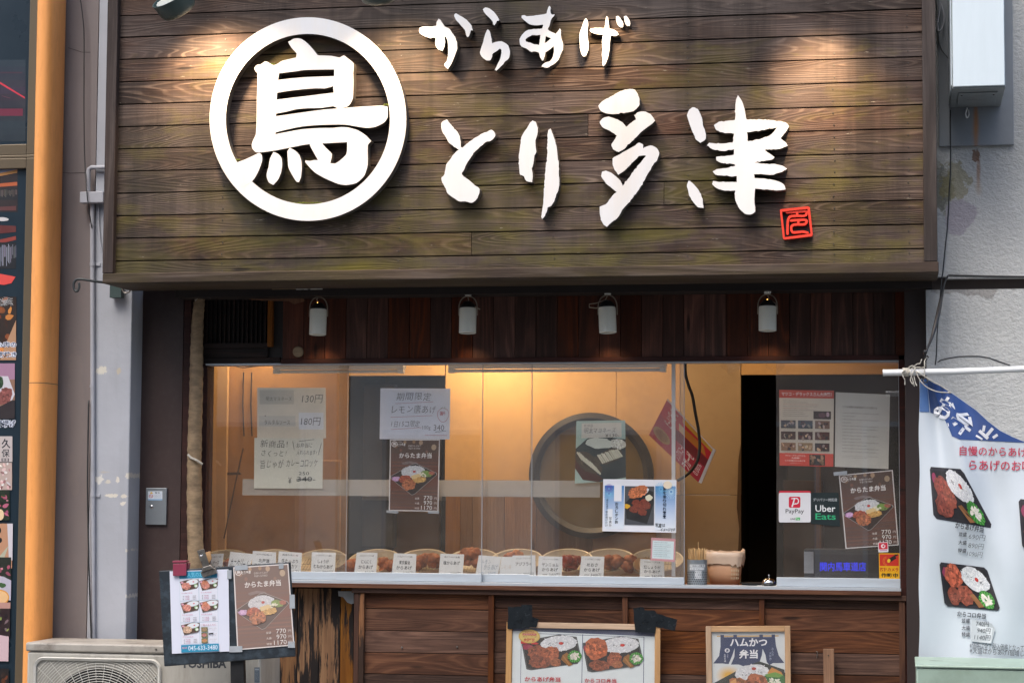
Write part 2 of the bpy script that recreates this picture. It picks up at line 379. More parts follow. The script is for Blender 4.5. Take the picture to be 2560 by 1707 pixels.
# ---------------------------------------------------------------- the setting
def pave(name, x0,x1,y0,y1,z0,z1,m,kind='structure'):
    o=MB().box(x0,x1,y0,y1,z0,z1).build(name,m); return tag(o,kind=kind)
M['asphalt']=plain('asphalt','3e3e40',.85,var=.2,vs=30,bs=.4,bscale=300)
M['pave']=plain('pavement_concrete','8a8884',.8,var=.12,vs=4,bs=.2,bscale=90,dirt='5d5a55',dirt_amt=.4)
pave('ground',-150,150,-150,150,-.30,-.155,M['asphalt'])
pave('road',-60,60,-12.2,-1.9,-.155,-.15,M['asphalt'])
pave('pavement',-60,60,-1.75,1.2,-.155,0,M['pave'])
pave('kerb',-60,60,-1.9,-1.752,-.155,.005,M['pave'])
pave('pavement',-60,60,-15.5,-12.35,-.155,0,M['pave'])
pave('kerb',-60,60,-12.348,-12.2,-.155,.005,M['pave'])

# houses over the road, which the window reflects
M['rend_pale']=plain('pale_render','d2c6b4',.8,var=.06,vs=1); M['rend_cream']=plain('cream_render','dccfb8',.8,var=.06,vs=1)
M['rend_brown']=plain('brown_tile_render','8c7464',.7,var=.1,vs=2); M['winglass']=plain('dark_window_glass','1c2226',.1,var=.1)
def far_building(x0,x1,h,m,label,win):
    t=thing('building',label,'building',((x0+x1)/2,-15.6,0))
    MB().box(x0,x1,-21,-15.6,0,h).build('wall',m,t)
    for (a,b,c,d) in win:
        wf=MB().box(a-.06,b+.06,-15.6,-15.52,c-.06,d+.06).build('window',M['alud'],t)
        MB().box(a,b,-15.52,-15.51,c,d).build('pane',M['winglass'],wf)
    MB().box(x0-.1,x1+.1,-21.1,-15.45,h,h+.25).build('cornice',m,t)
def grid(x0,x1,nx,z0,dz,nz,w,h):
    return [(x0+(x1-x0)*(i+.5)/nx-w/2,x0+(x1-x0)*(i+.5)/nx+w/2,z0+k*dz,z0+k*dz+h) for i in range(nx) for k in range(nz)]
far_building(-14,-5.2,9.5,M['rend_cream'],'cream building across the street, outside the frame to the left',grid(-14,-5.2,4,.6,3,3,1.3,1.7))
far_building(-5,-.6,11,M['rend_pale'],'pale building across the street, mirrored in the left panes',grid(-5,-.6,2,.3,3,3,1.2,1.9))
far_building(-.4,4.2,8,M['rend_brown'],'brown building across the street, mirrored in the right pane',grid(-.4,4.2,3,.2,2.9,2,.9,2.1))
far_building(4.4,13,10,M['rend_pale'],'pale building across the street with four windows a storey',grid(4.4,13,4,.6,3,3,1.2,1.6))

YS=-.50           # front of the sign's planks
YP=-.15           # front of the plastered piers
# ---------------------------------------------------------------- plaster piers and the wall at the right
def plaster(name, col, rough_bs, scale, patches=None):
    m,t,b=newmat(name); c0=srgb(col); v=coords(t,(1,1,1),0,True)
    n=tex(t,v,2.2,6,.6); c=mix(t,ramp(t,n,[(.3,0),(.7,1)]),tuple(k*.9 for k in c0),tuple(k*1.08 for k in c0))
    vs_=coords(t,(6,6,.8),0,True); c=mix(t,mth(t,'MULTIPLY',ramp(t,tex(t,vs_,1.5,6,.65),[(.5,0),(.75,1)]),.3),c,tuple(k*.55 for k in c0))
    if patches:
        for (px,py,r,amt,colr,sc_) in patches:
            p=P(px,py,YP); g=N(t,'ShaderNodeNewGeometry').outputs['Position']
            mp=N(t,'ShaderNodeMapping'); mp.inputs['Location'].default_value=(-p.x/r[0],0,-p.z/r[1]); mp.inputs['Scale'].default_value=(1/r[0],0,1/r[1])
            t.links.new(g,mp.inputs[0]); ln=N(t,'ShaderNodeVectorMath',operation='LENGTH'); t.links.new(mp.outputs[0],ln.inputs[0])
            am_=2.6 if sc_>0 else .9; nz=tex(t,coords(t,(1,1,1) if sc_>0 else (3,3,.6),0,True),abs(sc_),6,.65)
            d=mth(t,'ADD',ln.outputs['Value'],mth(t,'MULTIPLY',mth(t,'SUBTRACT',nz,.5),am_))
            c=mix(t,mth(t,'MULTIPLY',ramp(t,d,[(.75 if sc_>0 else .25,1),(.9 if sc_>0 else 1.3,0)]),amt),c,srgb(colr))
    t.links.new(c,b.inputs['Base Color']); b.inputs['Roughness'].default_value=.8
    if rough_bs:
        vo=tex(t,coords(t,(1,1,1.3),0,True),scale,3,.55,.5)
        bump(t,b,ramp(t,vo,[(.3,0),(.7,1)]),rough_bs,.02)
    else: bump(t,b,tex(t,v,14,4,.5),.25,.01)
    return m
q=(.02,.02)
pp=[(253,925,(.032,.024),1,'cfccc0',60),(297,927,(.014,.016),1,'b9b2a2',60),(247,1199,(.03,.026),1,'d4d2cb',45),(270,1203,(.02,.012),1,'c9c5ba',60),
    (294,1200,(.01,.018),1,'d0ccc2',60),(318,1188,(.014,.018),1,'cdc9be',60),(279,1238,(.042,.011),1,'d2cec2',60),(310,1240,(.02,.011),1,'cbc6ba',60),
    (307,1258,(.016,.012),1,'d0ccc2',60),(316,1254+120,(.006,.012),1,'c8c4ba',60),(315,1490,(.005,.012),1,'d8d6d0',60),(260,1180,(.03,.006),.6,'b8b0a4',60)]
M['pierl']=plaster('painted_pier_plaster','a9adb5',0,0,pp)
M['pierm']=plaster('mauve_painted_wall','857d7c',0,0,[(185,1040,(.05,.35),.25,'958b84',4)])
M['stucco']=plaster('rough_stucco','babcba',.27,56,[(2352,470,(.07,.13),.75,'8b8a7e',16),(2350,470,(.05,.12),.6,'5c5d52',34),(2385,455,(.07,.10),.6,'827a4c',14),(2400,545,(.08,.07),.9,'a19ca4',5),
    (2446,430,(.012,.09),.6,'94602e',-9),(2441,388,(.022,.035),.8,'6e4522',30),(2446,470,(.02,.05),.3,'b08a5c',-14),(2352,600,(.03,.16),.6,'a8adb2',6),(2430,720,(.20,.05),.5,'6d655e',9)])
M['smooth']=plaster('smooth_render','8f959a',0,0,[(2439,310,(.014,.16),.7,'b06c2c',-7),(2439,330,(.026,.12),.35,'b98a58',-10)])
def wallbox(name,label,cat,x0,x1,y0,y1,d,back,m,**k):
    o=pbox(MB(),x0,x1,y0,y1,d,back).build(name,m); return tag(o,label,cat,**k)
xa=RC(131,231,700,720,-.125); 
tag(MB().box(X(60,-.125,700),X(229,-.125,900),-.125,.25,0,6.5).build('wall',M['pierm']),'mauve painted wall strip between the orange column and the white conduit','wall')
tag(MB().box(X(229,YP,900)+.002,X(325.5,YP,1000),YP,.25,0,6.5).build('plaster_pier',M['pierl'],bev=.006),'blue grey plaster pier with peeled paint patches left of the brown door','pier')
stw=thing('stucco_wall','rough grey stucco wall behind the food banner on the right','wall',(X(2450,YP),0,0))
x0=X(2318,YP,1100); zl0,zl1=Z(723,YP,2450),Z(697,YP,2450)
MB().box(x0,X(2700,YP),YP,.3,0,zl0).build('lower_wall',M['stucco'],stw)
MB().box(X(2340,YP,500),X(2700,YP),YP,.3,zl1+.012,6.5).build('upper_wall',M['stucco'],stw)
M['ledge']=plain('ledge_paint','5a504c',.7,var=.12)
MB().box(x0-.03,X(2700,YP),YP+.06,.3,zl0,zl1+.012).build('recess_band',M['ledge'],stw)
MB().box(X(2370,YP),X(2700,YP),YP-.008,YP+.05,zl1+.002,zl1+.012).build('drip_edge',M['stucco'],stw)
MB().tube([P(2370,688,YP-.01),P(2460,690,YP-.01),P(2640,692.5,YP-.01)],.0045,6).build('cable',M['wire'],stw)
a=RC(2346,2533,-20,364,YP-.02); MB().box(a[0],a[1],YP-.02,YP,a[2],4.2).build('smooth_panel',M['smooth'],stw,bev=.003)
# cracked arc line low on the stucco
pts=[(2344,905),(2352,900),(2372,895),(2395,891),(2420,890),(2448,890),(2472,894),(2500,904),(2524,912)]
MB().tube([P(a,b,YP-.002) for a,b in pts],.0022,5).build('crack',M['wire'],stw)

# ---------------------------------------------------------------- far left: lit menu board and orange column
oc=thing('orange_column','smooth orange painted column with one joint beside the photo menu board','column',(X(112,-.25),-.2,0))
xc=(X(151,-.26,100)+X(104,-.26,100))/2; rr=(X(151,-.26,100)-X(104,-.26,100))/2*1.0
zj=Z(960,-.25,110)
def colprof(z0,z1):
    b=MB(); n=28; vs=[]
    for z in (z0,z1):
        for k in range(n):
            t=2*math.pi*k/n; ct,st=math.cos(t),math.sin(t); e=.75
            vs.append((xc+rr*math.copysign(abs(ct)**e,ct),-.26+.115*math.copysign(abs(st)**e,st),z))
    b.add(vs,[(k,(k+1)%n,n+(k+1)%n,n+k) for k in range(n)]+[tuple(range(n-1,-1,-1)),tuple(range(n,2*n))]); return b
smooth_by_angle(colprof(0,zj-.001).build('lower_section',M['orange'],oc)); smooth_by_angle(colprof(zj+.002,6.5).build('upper_section',M['orange'],oc))
smooth_by_angle(colprof(zj-.001,zj+.002).build('joint',M['bronzed'],oc))

# ---------------------------------------------------------------- the shop front (timber parts and steel door)
sf=thing('storefront','dark timber shop front under the wooden sign with brown posts and plank wainscot','shopfront',(0,.1,0))
# vertical soffit boards
x=1131-52.7*12; i=0; zt,zb=Z(728,.02,1400),Z(893.5,.02,1400)
while x<2262:
    a,b=X(x,.02,800)+.001,X(x+52.7,.02,800)-.001
    if a>X(700-40,.02,800):
        MB().box(a,b,.0+.003*(i%3==1),.02,zb,zt).build('board',M['dark'],sf,bev=.0015)
    i+=1; x+=52.7
a=RC(455,2262,893,905,-.012); MB().box(X(700,-.012),a[1],-.012,.04,a[2],a[3]).build('header_rail',M['header'],sf,bev=.002)
a=RC(440,2330,700,732,-.16); MB().box(a[0],a[1],-.16,-.0,a[2],a[3]+.1).build('soffit_beam',M['beam'],sf)
MB().box(X(300,-.47),X(2300,-.47),YS+.03,-.0,Z(700,-.3)+.10,Z(700,-.3)+.12).build('soffit_panel',M['beam'],sf)
MB().box(X(440,.02),X(2320,.02),.02,.04,zb,zt+.1).build('backing_panel',M['beam'],sf)
# right post and its inner jamb
MB().box(X(2264,-.10,1200),X(2319,-.10,1200),-.10,.20,0,Z(700,-.1)+.1).build('post',M['post'],sf,bev=.003)
MB().box(X(2249,-.01,1200),X(2264,-.10,1200),-.012,.15,0,Z(893,-.02)).build('jamb',M['header'],sf,bev=.002)
# window surround
a=RC(515,2249,905,1471,.0); ZW0,ZW1=a[2],a[3]
MB().box(a[0]-.01,a[1],-.004,.10,ZW1-.006,ZW1+.002).build('upper_track',M['alu'],sf)
zs=Z(1464,-.02,1500)
MB().box(X(512,0),X(2249,0),-.03,.12,zs-.004,zs+.008).build('lower_track',M['alu'],sf)
a=RC(727,2249,1468,1478,-.04); MB().box(X(505,-.04),X(2249,-.04),-.045,.14,Z(1478,-.045,1500),zs-.004).build('sill_beam',M['wainr'],sf,bev=.002)
# wainscot
zr=[Z(v,-.0,910) for v in (1487,1520,1573,1625,1680,1735,1790,1845,1900,1955,2010,2060)]
MB().box(X(884,-.03),X(2262,-.03),-.03,.05,Z(1490,-.03,1500),Z(1478,-.045,1500)).build('upper_rail',M['wainr'],sf,bev=.002)
bat=[(884,896,'batten'),(896.5,909,'battent'),(1220,1234,'batten'),(1555,1569,'batten'),(1898,1911,'batten'),(2248,2263,'batten')]
for b0,b1,mm in bat:
    MB().box(X(b0,-.022,1600),X(b1,-.022,1600),-.022,.03,.02,Z(1490,-.03,1500)).build('batten',M[mm],sf,bev=.0015)
spans=[(909,1220),(1234,1555),(1569,1898),(1911,2248)]
random.seed(3)
for s0,s1 in spans:
    zt_=Z(1490,-.03,1500)
    lev=[Z(v,0,(s0+s1)/2) for v in (1522,1577,1632,1686,1741,1796,1851,1905,1960,2014)]; top=zt_+.01
    for k,z in enumerate(lev+[.02]):
        if top-z>.01: MB().box(X(s0,0,1600)-.003,X(s1,0,1600)+.003,.0+random.uniform(0,.003),.03,z+.0015,top-.0015).build('plank',M['wain'],sf,bev=.0018)
        top=z
MB().box(X(890,0),X(2260,0),.031,.06,0,Z(1480,0)).build('wainscot_backing',M['beam'],sf)
for (nx,ny) in ((1005,1617),(1143,1616)):
    MB().lathe([(0,0),(.004,.0),(.005,.004),(.003,.006),(0,.006)],P(nx,ny,-.0)+Vector((0,.0,0)),(0,-1,0),10).build('screw',M['steel'],sf)
# peeled boards low at the left
xs=[668,690,743.5,796.5,850,884]
for k in range(5):
    MB().box(X(xs[k],.06,1600)+.0012,X(xs[k+1],.06,1600)-.0012,.06,.08,0,Z(1470,.06,800)).build('peeling_board',M['peel'],sf,bev=.002)
MB().box(X(640,.08),X(884,.08),.082,.1,0,Z(1460,.06,800)).build('lower_backing',M['beam'],sf)
mb=MB(); q=[(845,1477),(884,1477),(884,1507),(879,1509),(868,1505),(858,1492),(846,1489)]
mb.slab([(P(a,b,.05).x,P(a,b,.05).z) for a,b in reversed(q)],.052,.054).build('tape',M['tape'],sf)
# burnt louvre and its surround
lv=thing('louvre_vent','scorched black vertical louvre vent under the sign beside the wrapped pipe','vent',P(595,895,0))
a=RC(512,669,741,857,.0)
for k in range(14):
    xx=a[0]+(a[1]-a[0])*(k+.5)/14
    MB().slab([(xx-.005,a[2]),(xx+.003,a[2]),(xx+.003,a[3]),(xx-.005,a[3])],.0,.035).build('slat',M['char'],lv)
MB().box(a[0],a[1],.06,.07,a[2],a[3]).build('backing',M['black'],lv)
a=RC(669,681,744,866,-.005); MB().box(a[0],a[1],-.008,.03,a[2],a[3]).build('side_frame',M['battent'],lv,bev=.002)
a=RC(507,669,857,870,-.005); MB().box(a[0],a[1],-.008,.03,a[2],a[3]).build('bottom_frame',M['char'],lv,bev=.002)
for y0,y1 in ((870.5,893),(893.5,908)):
    a=RC(507,669 if y0<880 else 700,y0,y1,.0); MB().box(a[0],a[1],.0,.02,a[2],a[3]).build('scorched_board',M['char'],lv,bev=.002)
mb=MB(); q=[(513,737),(560,741),(620,742),(700,744),(758,746),(762,752),(735,760),(720,752),(660,751),(600,746),(513,744)]
mb.slab([(P(a,b,-.03).x,P(a,b,-.03).z) for a,b in reversed(q)],-.03,-.02).build('torn_trim',M['battent'],lv)
a=RC(514,785,733,739,-.06); MB().box(a[0],a[1],-.06,-.03,a[2],a[3]).build('metal_strip',M['steel'],lv)
a=RC(740,806,709,724,-.165); MB().box(a[0],a[1],-.17,-.15,a[2],a[3]).build('plaster_block',M['foil'],lv,bev=.003)
a=RC(679,740,711,723,-.165); MB().box(a[0],a[1],-.166,-.15,a[2],a[3]).build('plaster_strip',M['wrap'],lv,bev=.003)
ck=MB().lathe([(0,.004),(.022,.004),(.027,.0),(.027,-.012),(0,-.012)],P(745,879,-.006),(0,-1,0),20,sx=1,sy=1).build('pipe_plug',M['wrap']); smooth_by_angle(ck)
tag(ck,'round pale putty plug in the dark boards right of the louvre','plug')

# brown steel door and trims
dr=thing('steel_door','tall brown painted steel door with a small lock box, left of the wrapped pipe','door',(X(405,0),0,0))
a=RC(352,452,735,1700,.0)
MB().box(a[0]-.05,X(452.5,0,1200),.0,.05,0,Z(725,0,400)).build('door_leaf',M['door'],dr,bev=.002)
MB().box(X(453.5,-.01,1200),X(472,-.01,1200),-.012,.05,0,Z(725,0,400)).build('door_frame',M['header'],dr,bev=.004)
MB().box(X(472.5,.02,1200),X(515,.02,1200),.02,.12,0,Z(725,0,400)).build('side_trim',M['header'],dr,bev=.003)
lb=thing('lock_box','stainless steel plate with a keyhole and warning sticker on the brown door','lock box',P(390,1311,-.006))
a=RC(364,416,1219,1311,-.014); MB().box(a[0],a[1],-.014,-.001,a[2],a[3]).build('plate',M['alud'],lb,bev=.002)
LOCKBOX=lb; smooth_by_angle(MB().lathe([(0,.004),(.004,.004),(.009,.002),(.0105,0)],P(378.5,1266,-.0145),(0,-1,0),20).build('lock',M['chrome'],lb))

# wrapped pipe
wp=thing('wrapped_pipe','tan taped insulated pipe running down beside the window frame','pipe',(X(490,-.06),-.06,0))
pts=[(500,738,12),(498,760,14),(494,800,15),(492,860,16),(491,930,17),(490,1000,17),(487,1080,18),(486,1150,18),(486,1240,19),(488,1340,20),(490,1440,20),(492,1560,20),(492,1750,20)]
PTS=[P(a,b,-.045) for a,b,_ in pts]; fine=[];rad=[]
for i in range(len(PTS)-1):
    for k in range(8):
        t=k/8; fine.append(PTS[i].lerp(PTS[i+1],t)); rad.append((pts[i][2]*(1-t)+pts[i+1][2]*t)*S*(1+.05*math.sin(i*8+k*2.1)+(.03 if k%2 else 0)))
MB().tube(fine,rad,14).build('wrapping',M['wrap'],wp,smooth=True)
MB().tube([P(470,1136,-.085),P(478,1144,-.09),P(492,1150,-.088),P(506,1160,-.075)],.006,6).build('tie',M['string'],wp)
mb=MB(); r_=random.Random(5)
for k in range(9):
    cx,cy=502+r_.uniform(-14,12),738+r_.uniform(-10,10); q=[(cx+r_.uniform(-14,14),cy+r_.uniform(-12,12)) for _ in range(3)]
    mb.add([P(a,b,-.10+r_.uniform(-.02,.02)) for a,b in q],[(0,1,2)])
mb.build('torn_foil',M['foil'],wp)

# conduit with junction box and cables on the pier
cp=thing('conduit','painted grey conduit with elbow and junction box on the left pier','conduit',(X(234,-.17),-.17,0))
smooth_by_angle(MB().tube([P(231,505,-.165),P(231,800,-.165),P(233,1586,-.165),P(234,2200,-.165)],.0115,12).build('pipe',M['conduit'],cp))
smooth_by_angle(MB().tube([P(221,478,-.17),P(221,432,-.17),P(222,424,-.17),P(228,419,-.17),P(268,418,-.17)],.011,12).build('elbow',M['conduit'],cp))
a=RC(199,258,479,507,-.20); MB().box(a[0],a[1],-.20,-.15,a[2],a[3]).build('junction_box',M['conduit'],cp,bev=.004)
for py in (563,965):
    smooth_by_angle(MB().tube([P(231,py-3,-.165),P(231,py+3,-.165)],.0135,12).build('coupling',M['conduit'],cp))
for py in (661,1238):
    smooth_by_angle(MB().tube([P(231.5,py-4,-.165),P(231.5,py+4,-.165)],.0145,12).build('clip',M['conduit'],cp)); a=RC(238,250,py-4,py+4,-.156); MB().box(a[0],a[1],-.156,-.15,a[2],a[3]).build('clip_foot',M['conduit'],cp,bev=.001)
def cable(name,pts,d,r,m,label,cat='cable'):
    # pts through pixels, smoothed
    V=[P(q[0],q[1],q[2] if len(q)>2 else d) for q in pts]; out=[]
    for i in range(len(V)-1):
        p0=V[max(i-1,0)];p1=V[i];p2=V[i+1];p3=V[min(i+2,len(V)-1)]
        for k in range(6):
            t=k/6; out.append(.5*((2*p1)+(-p0+p2)*t+(2*p0-5*p1+4*p2-p3)*t*t+(-p0+3*p1-3*p2+p3)*t**3))
    out.append(V[-1]); o=MB().tube(out,r,8).build(name,m,smooth=True); return tag(o,label,cat)
cable('black_cable',[(197,-30),(201,0),(207,45),(210,90),(210,200),(210,300),(212,400),(217,480,-.21),(222,520,-.21),(227,555,-.19),(231,575,-.17)],-.165,.0028,M['wire'],'thin black cable hanging down the left pier past the junction box')
cable('thin_cable',[(222,1000),(220,1100),(219,1200),(220,1300),(222,1400),(225,1500),(228,1590),(232,1680)],-.185,.004,M['wire'],'dark cable following the lower conduit down to the outdoor unit')
cable('grey_cable',[(246,508),(247,560),(250,600),(255,630),(259,645)],-.16,.003,M['conduit'],'grey looped cable under the junction box beside the sign')
hk=cable('iron_hook',[(262,706,-.45),(235,703,-.48),(205,698,-.5),(190,700,-.5),(184,712,-.5),(187,726,-.5),(194,727,-.5),(198,718,-.5),(197,707,-.5)],-.5,.0062,M['iron'],'curled iron hook sticking out left from the bottom of the sign','hook')
a=RC(274,303,706,744,-.2); br=MB().box(a[0],a[1],-.2,-.16,a[2],a[3]).build('bracket',M['lampgreen'],bev=.002); tag(br,'dark green steel bracket plate under the left end of the sign','bracket')
cable('wire_ring',[(305,712),(306,724),(312,732),(322,730),(328,722),(331,712)],-.2,.0045,M['steel'],'small bent wire ring hanging under the sign left end','ring')

# ---------------------------------------------------------------- the wooden sign
sg=thing('shop_sign','large weathered plank sign box with white raised characters above the window','shop sign',(X(1300,YS),YS,Z(700,YS)))
YF=YS-.035
xl,xr=X(291,YS,350),X(2308,YS,350)
rowsL=[653.6,597,540.6,483.5,430.5,374,318.5,262,206,149,94.5,41,-15,-71,-127]
zrow=[ (P(291,v,YS).z) for v in rowsL]
rowsR=[621,560,500,440.6,380,320.5,261,201.8,142,81.7,22.3]
for i,v in enumerate(rowsR): zrow[i]=(zrow[i]+P(2308,v,YS).z)/2
zbot=(P(283,684,YF).z+P(2310,653,YF).z)/2
zz=[zbot-.01]+zrow
joints={1:[1180],3:[1660],6:[1470],9:[1120]}
random.seed(11)
for i in range(len(zz)-1):
    cuts=[xl]+[X(c,YS,400) for c in joints.get(i,[])]+[xr]
    for j in range(len(cuts)-1):
        MB().box(cuts[j]+.0008,cuts[j+1]-.0008,YS+random.uniform(-.001,.0015),YS+.02,zz[i]+.0028,zz[i+1]-.0028).build('plank',M['sign'],sg,bev=.0016)
MB().box(xl-.02,xr+.02,YS+.021,YP-.002,zbot,zz[-1]).build('box_body',M['beam'],sg)
zb0=(P(255,706,YF).z+P(2348,683,YF).z)/2
MB().box(X(255.5,YF,706),X(2347,YF,683),YF,YP,zb0,zbot).build('bottom_rail',M['signframe'],sg,bev=.004)
MB().box(X(263,YF,300),X(289,YF,300),YF,YP,zbot+.001,zz[-1]).build('side_rail',M['signframev'],sg,bev=.003)
MB().box(X(2307,YF,300),X(2341,YF,300),YF,YP,zbot+.001,zz[-1]).build('side_rail',M['signframev'],sg,bev=.003)
# nail heads along three studs
mb=MB()
for sx in (560,1000,1385,1720,2085,2270):
    for i in range(len(zz)-1):
        for f in (.25,.75):
            p=Vector((X(sx,YS,400)+random.uniform(-.004,.004),YS-.0016,zz[i]+(zz[i+1]-zz[i])*f))
            mb.lathe([(0,.001),(.0032,.001),(.0032,-.001)],p,(0,-1,0),6)
tag(mb.build('nail_heads',M['bronzed'],sg),kind='stuff')

YL=YS-.055
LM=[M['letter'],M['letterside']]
def A(o,s,pts): return [(o[0]+x/s,o[1]+y/s) for x,y in pts]
def letter(name,loops,dl=0,ragged=0,seed=1,parent=None,mats=None,d=None,back=None,label=None):
    L=[]
    for k,l in enumerate(loops):
        l=smooth_loop(l); 
        if ragged: l=rag(l,4.2,ragged*2.0,seed+k)
        L.append(l)
    dd=(YL if d is None else d)-dl
    W=[[(P(a,b,dd).x,P(a,b,dd).z) for a,b in l] for l in L]
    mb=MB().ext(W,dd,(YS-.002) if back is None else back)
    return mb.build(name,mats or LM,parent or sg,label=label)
def ellipse(cx,cy,rx,ry,n=72,ph=0): return [(cx+rx*math.cos(2*math.pi*k/n+ph),cy+ry*math.sin(2*math.pi*k/n+ph)) for k in range(n)]
em=A((480,0),2.6138,ellipse(757.5,779,642.5,664,96)); ei=A((480,0),2.6138,ellipse(757,779,536,556,96))
letter('emblem_ring',[em,ei],0,label='large round white emblem ring')
a1=[(414,20),(440,8),(470,-10),(512,-16),(551,-8),(591,17),(638,61),(685,116),(712,152),(722,160),(860,166),(945,182),(988,162),(1030,192),(1088,243),(1085,350),(1088,420),(1082,600),(1055,660),(1025,688),(960,705),(1150,690),(1380,678),(1440,690),(1440,800),(1405,850),(1320,895),(1230,908),(1130,895),(1010,875),(940,873),(740,878),(560,893),(400,925),(320,945),(283,955),(283,973),(430,945),(560,922),(740,910),(880,908),(960,900),(1040,905),(1130,932),(1180,960),(1220,990),(1270,1045),(1235,1085),(1235,1290),(1200,1400),(1120,1475),(1010,1497),(930,1485),(800,1430),(700,1375),(640,1320),(590,1260),(592,1243),(640,1248),(680,1240),(722,1240),(680,1165),(650,1110),(635,1075),(560,1085),(430,1112),(250,1145),(130,1160),(80,1158),(45,1120),(38,1080),(50,1040),(80,975),(88,850),(92,600),(98,345),(75,320),(68,290),(90,262),(135,252),(175,225),(200,228),(260,262),(300,250),(350,218),(430,198),(495,183),(500,140),(455,90),(425,45)]
h1=[(320,345),(490,325),(580,312),(890,305),(888,375),(720,380),(560,388),(430,400),(310,415)]
h2=[(300,545),(430,525),(580,508),(700,500),(800,500),(878,478),(883,545),(760,560),(600,580),(430,600),(295,618)]
h3=[(290,760),(400,740),(500,715),(620,705),(760,702),(880,685),(925,708),(780,720),(640,738),(450,765),(287,788)]
h4=[(765,1068),(1022,1055),(1015,1180),(905,1273),(848,1270),(862,1220),(865,1175),(800,1110)]
oA=(620,100); sA=4.1265
def nosm(l): return l
letter('bird_character',[A(oA,sA,a1)]+[A(oA,sA,h) for h in (h1,h2,h3,h4)],.0006)
letter('bird_character_stroke',[A(oA,sA,[(262,1155),(310,1175),(345,1220),(352,1290),(340,1370),(310,1440),(262,1495),(215,1470),(192,1410),(195,1370),(212,1310),(225,1230)])])
letter('bird_character_stroke',[A(oA,sA,[(432,1113),(490,1145),(530,1190),(550,1250),(555,1330),(545,1420),(525,1467),(500,1463),(460,1400),(418,1320),(410,1230),(407,1150)])])
letter('bird_character_stroke',[A((480,0),2.6138,[(440,1000),(456,1015),(458,1050),(440,1105),(412,1160),(385,1192),(330,1225),(225,1130),(262,1060),(290,1062),(340,1045),(400,1018)])],.0004)
oB,sB=(1000,0),7.35; oC=(1280,0); oD,sD=(1080,280),5.2278; oE,sE=(1480,180),3.4083
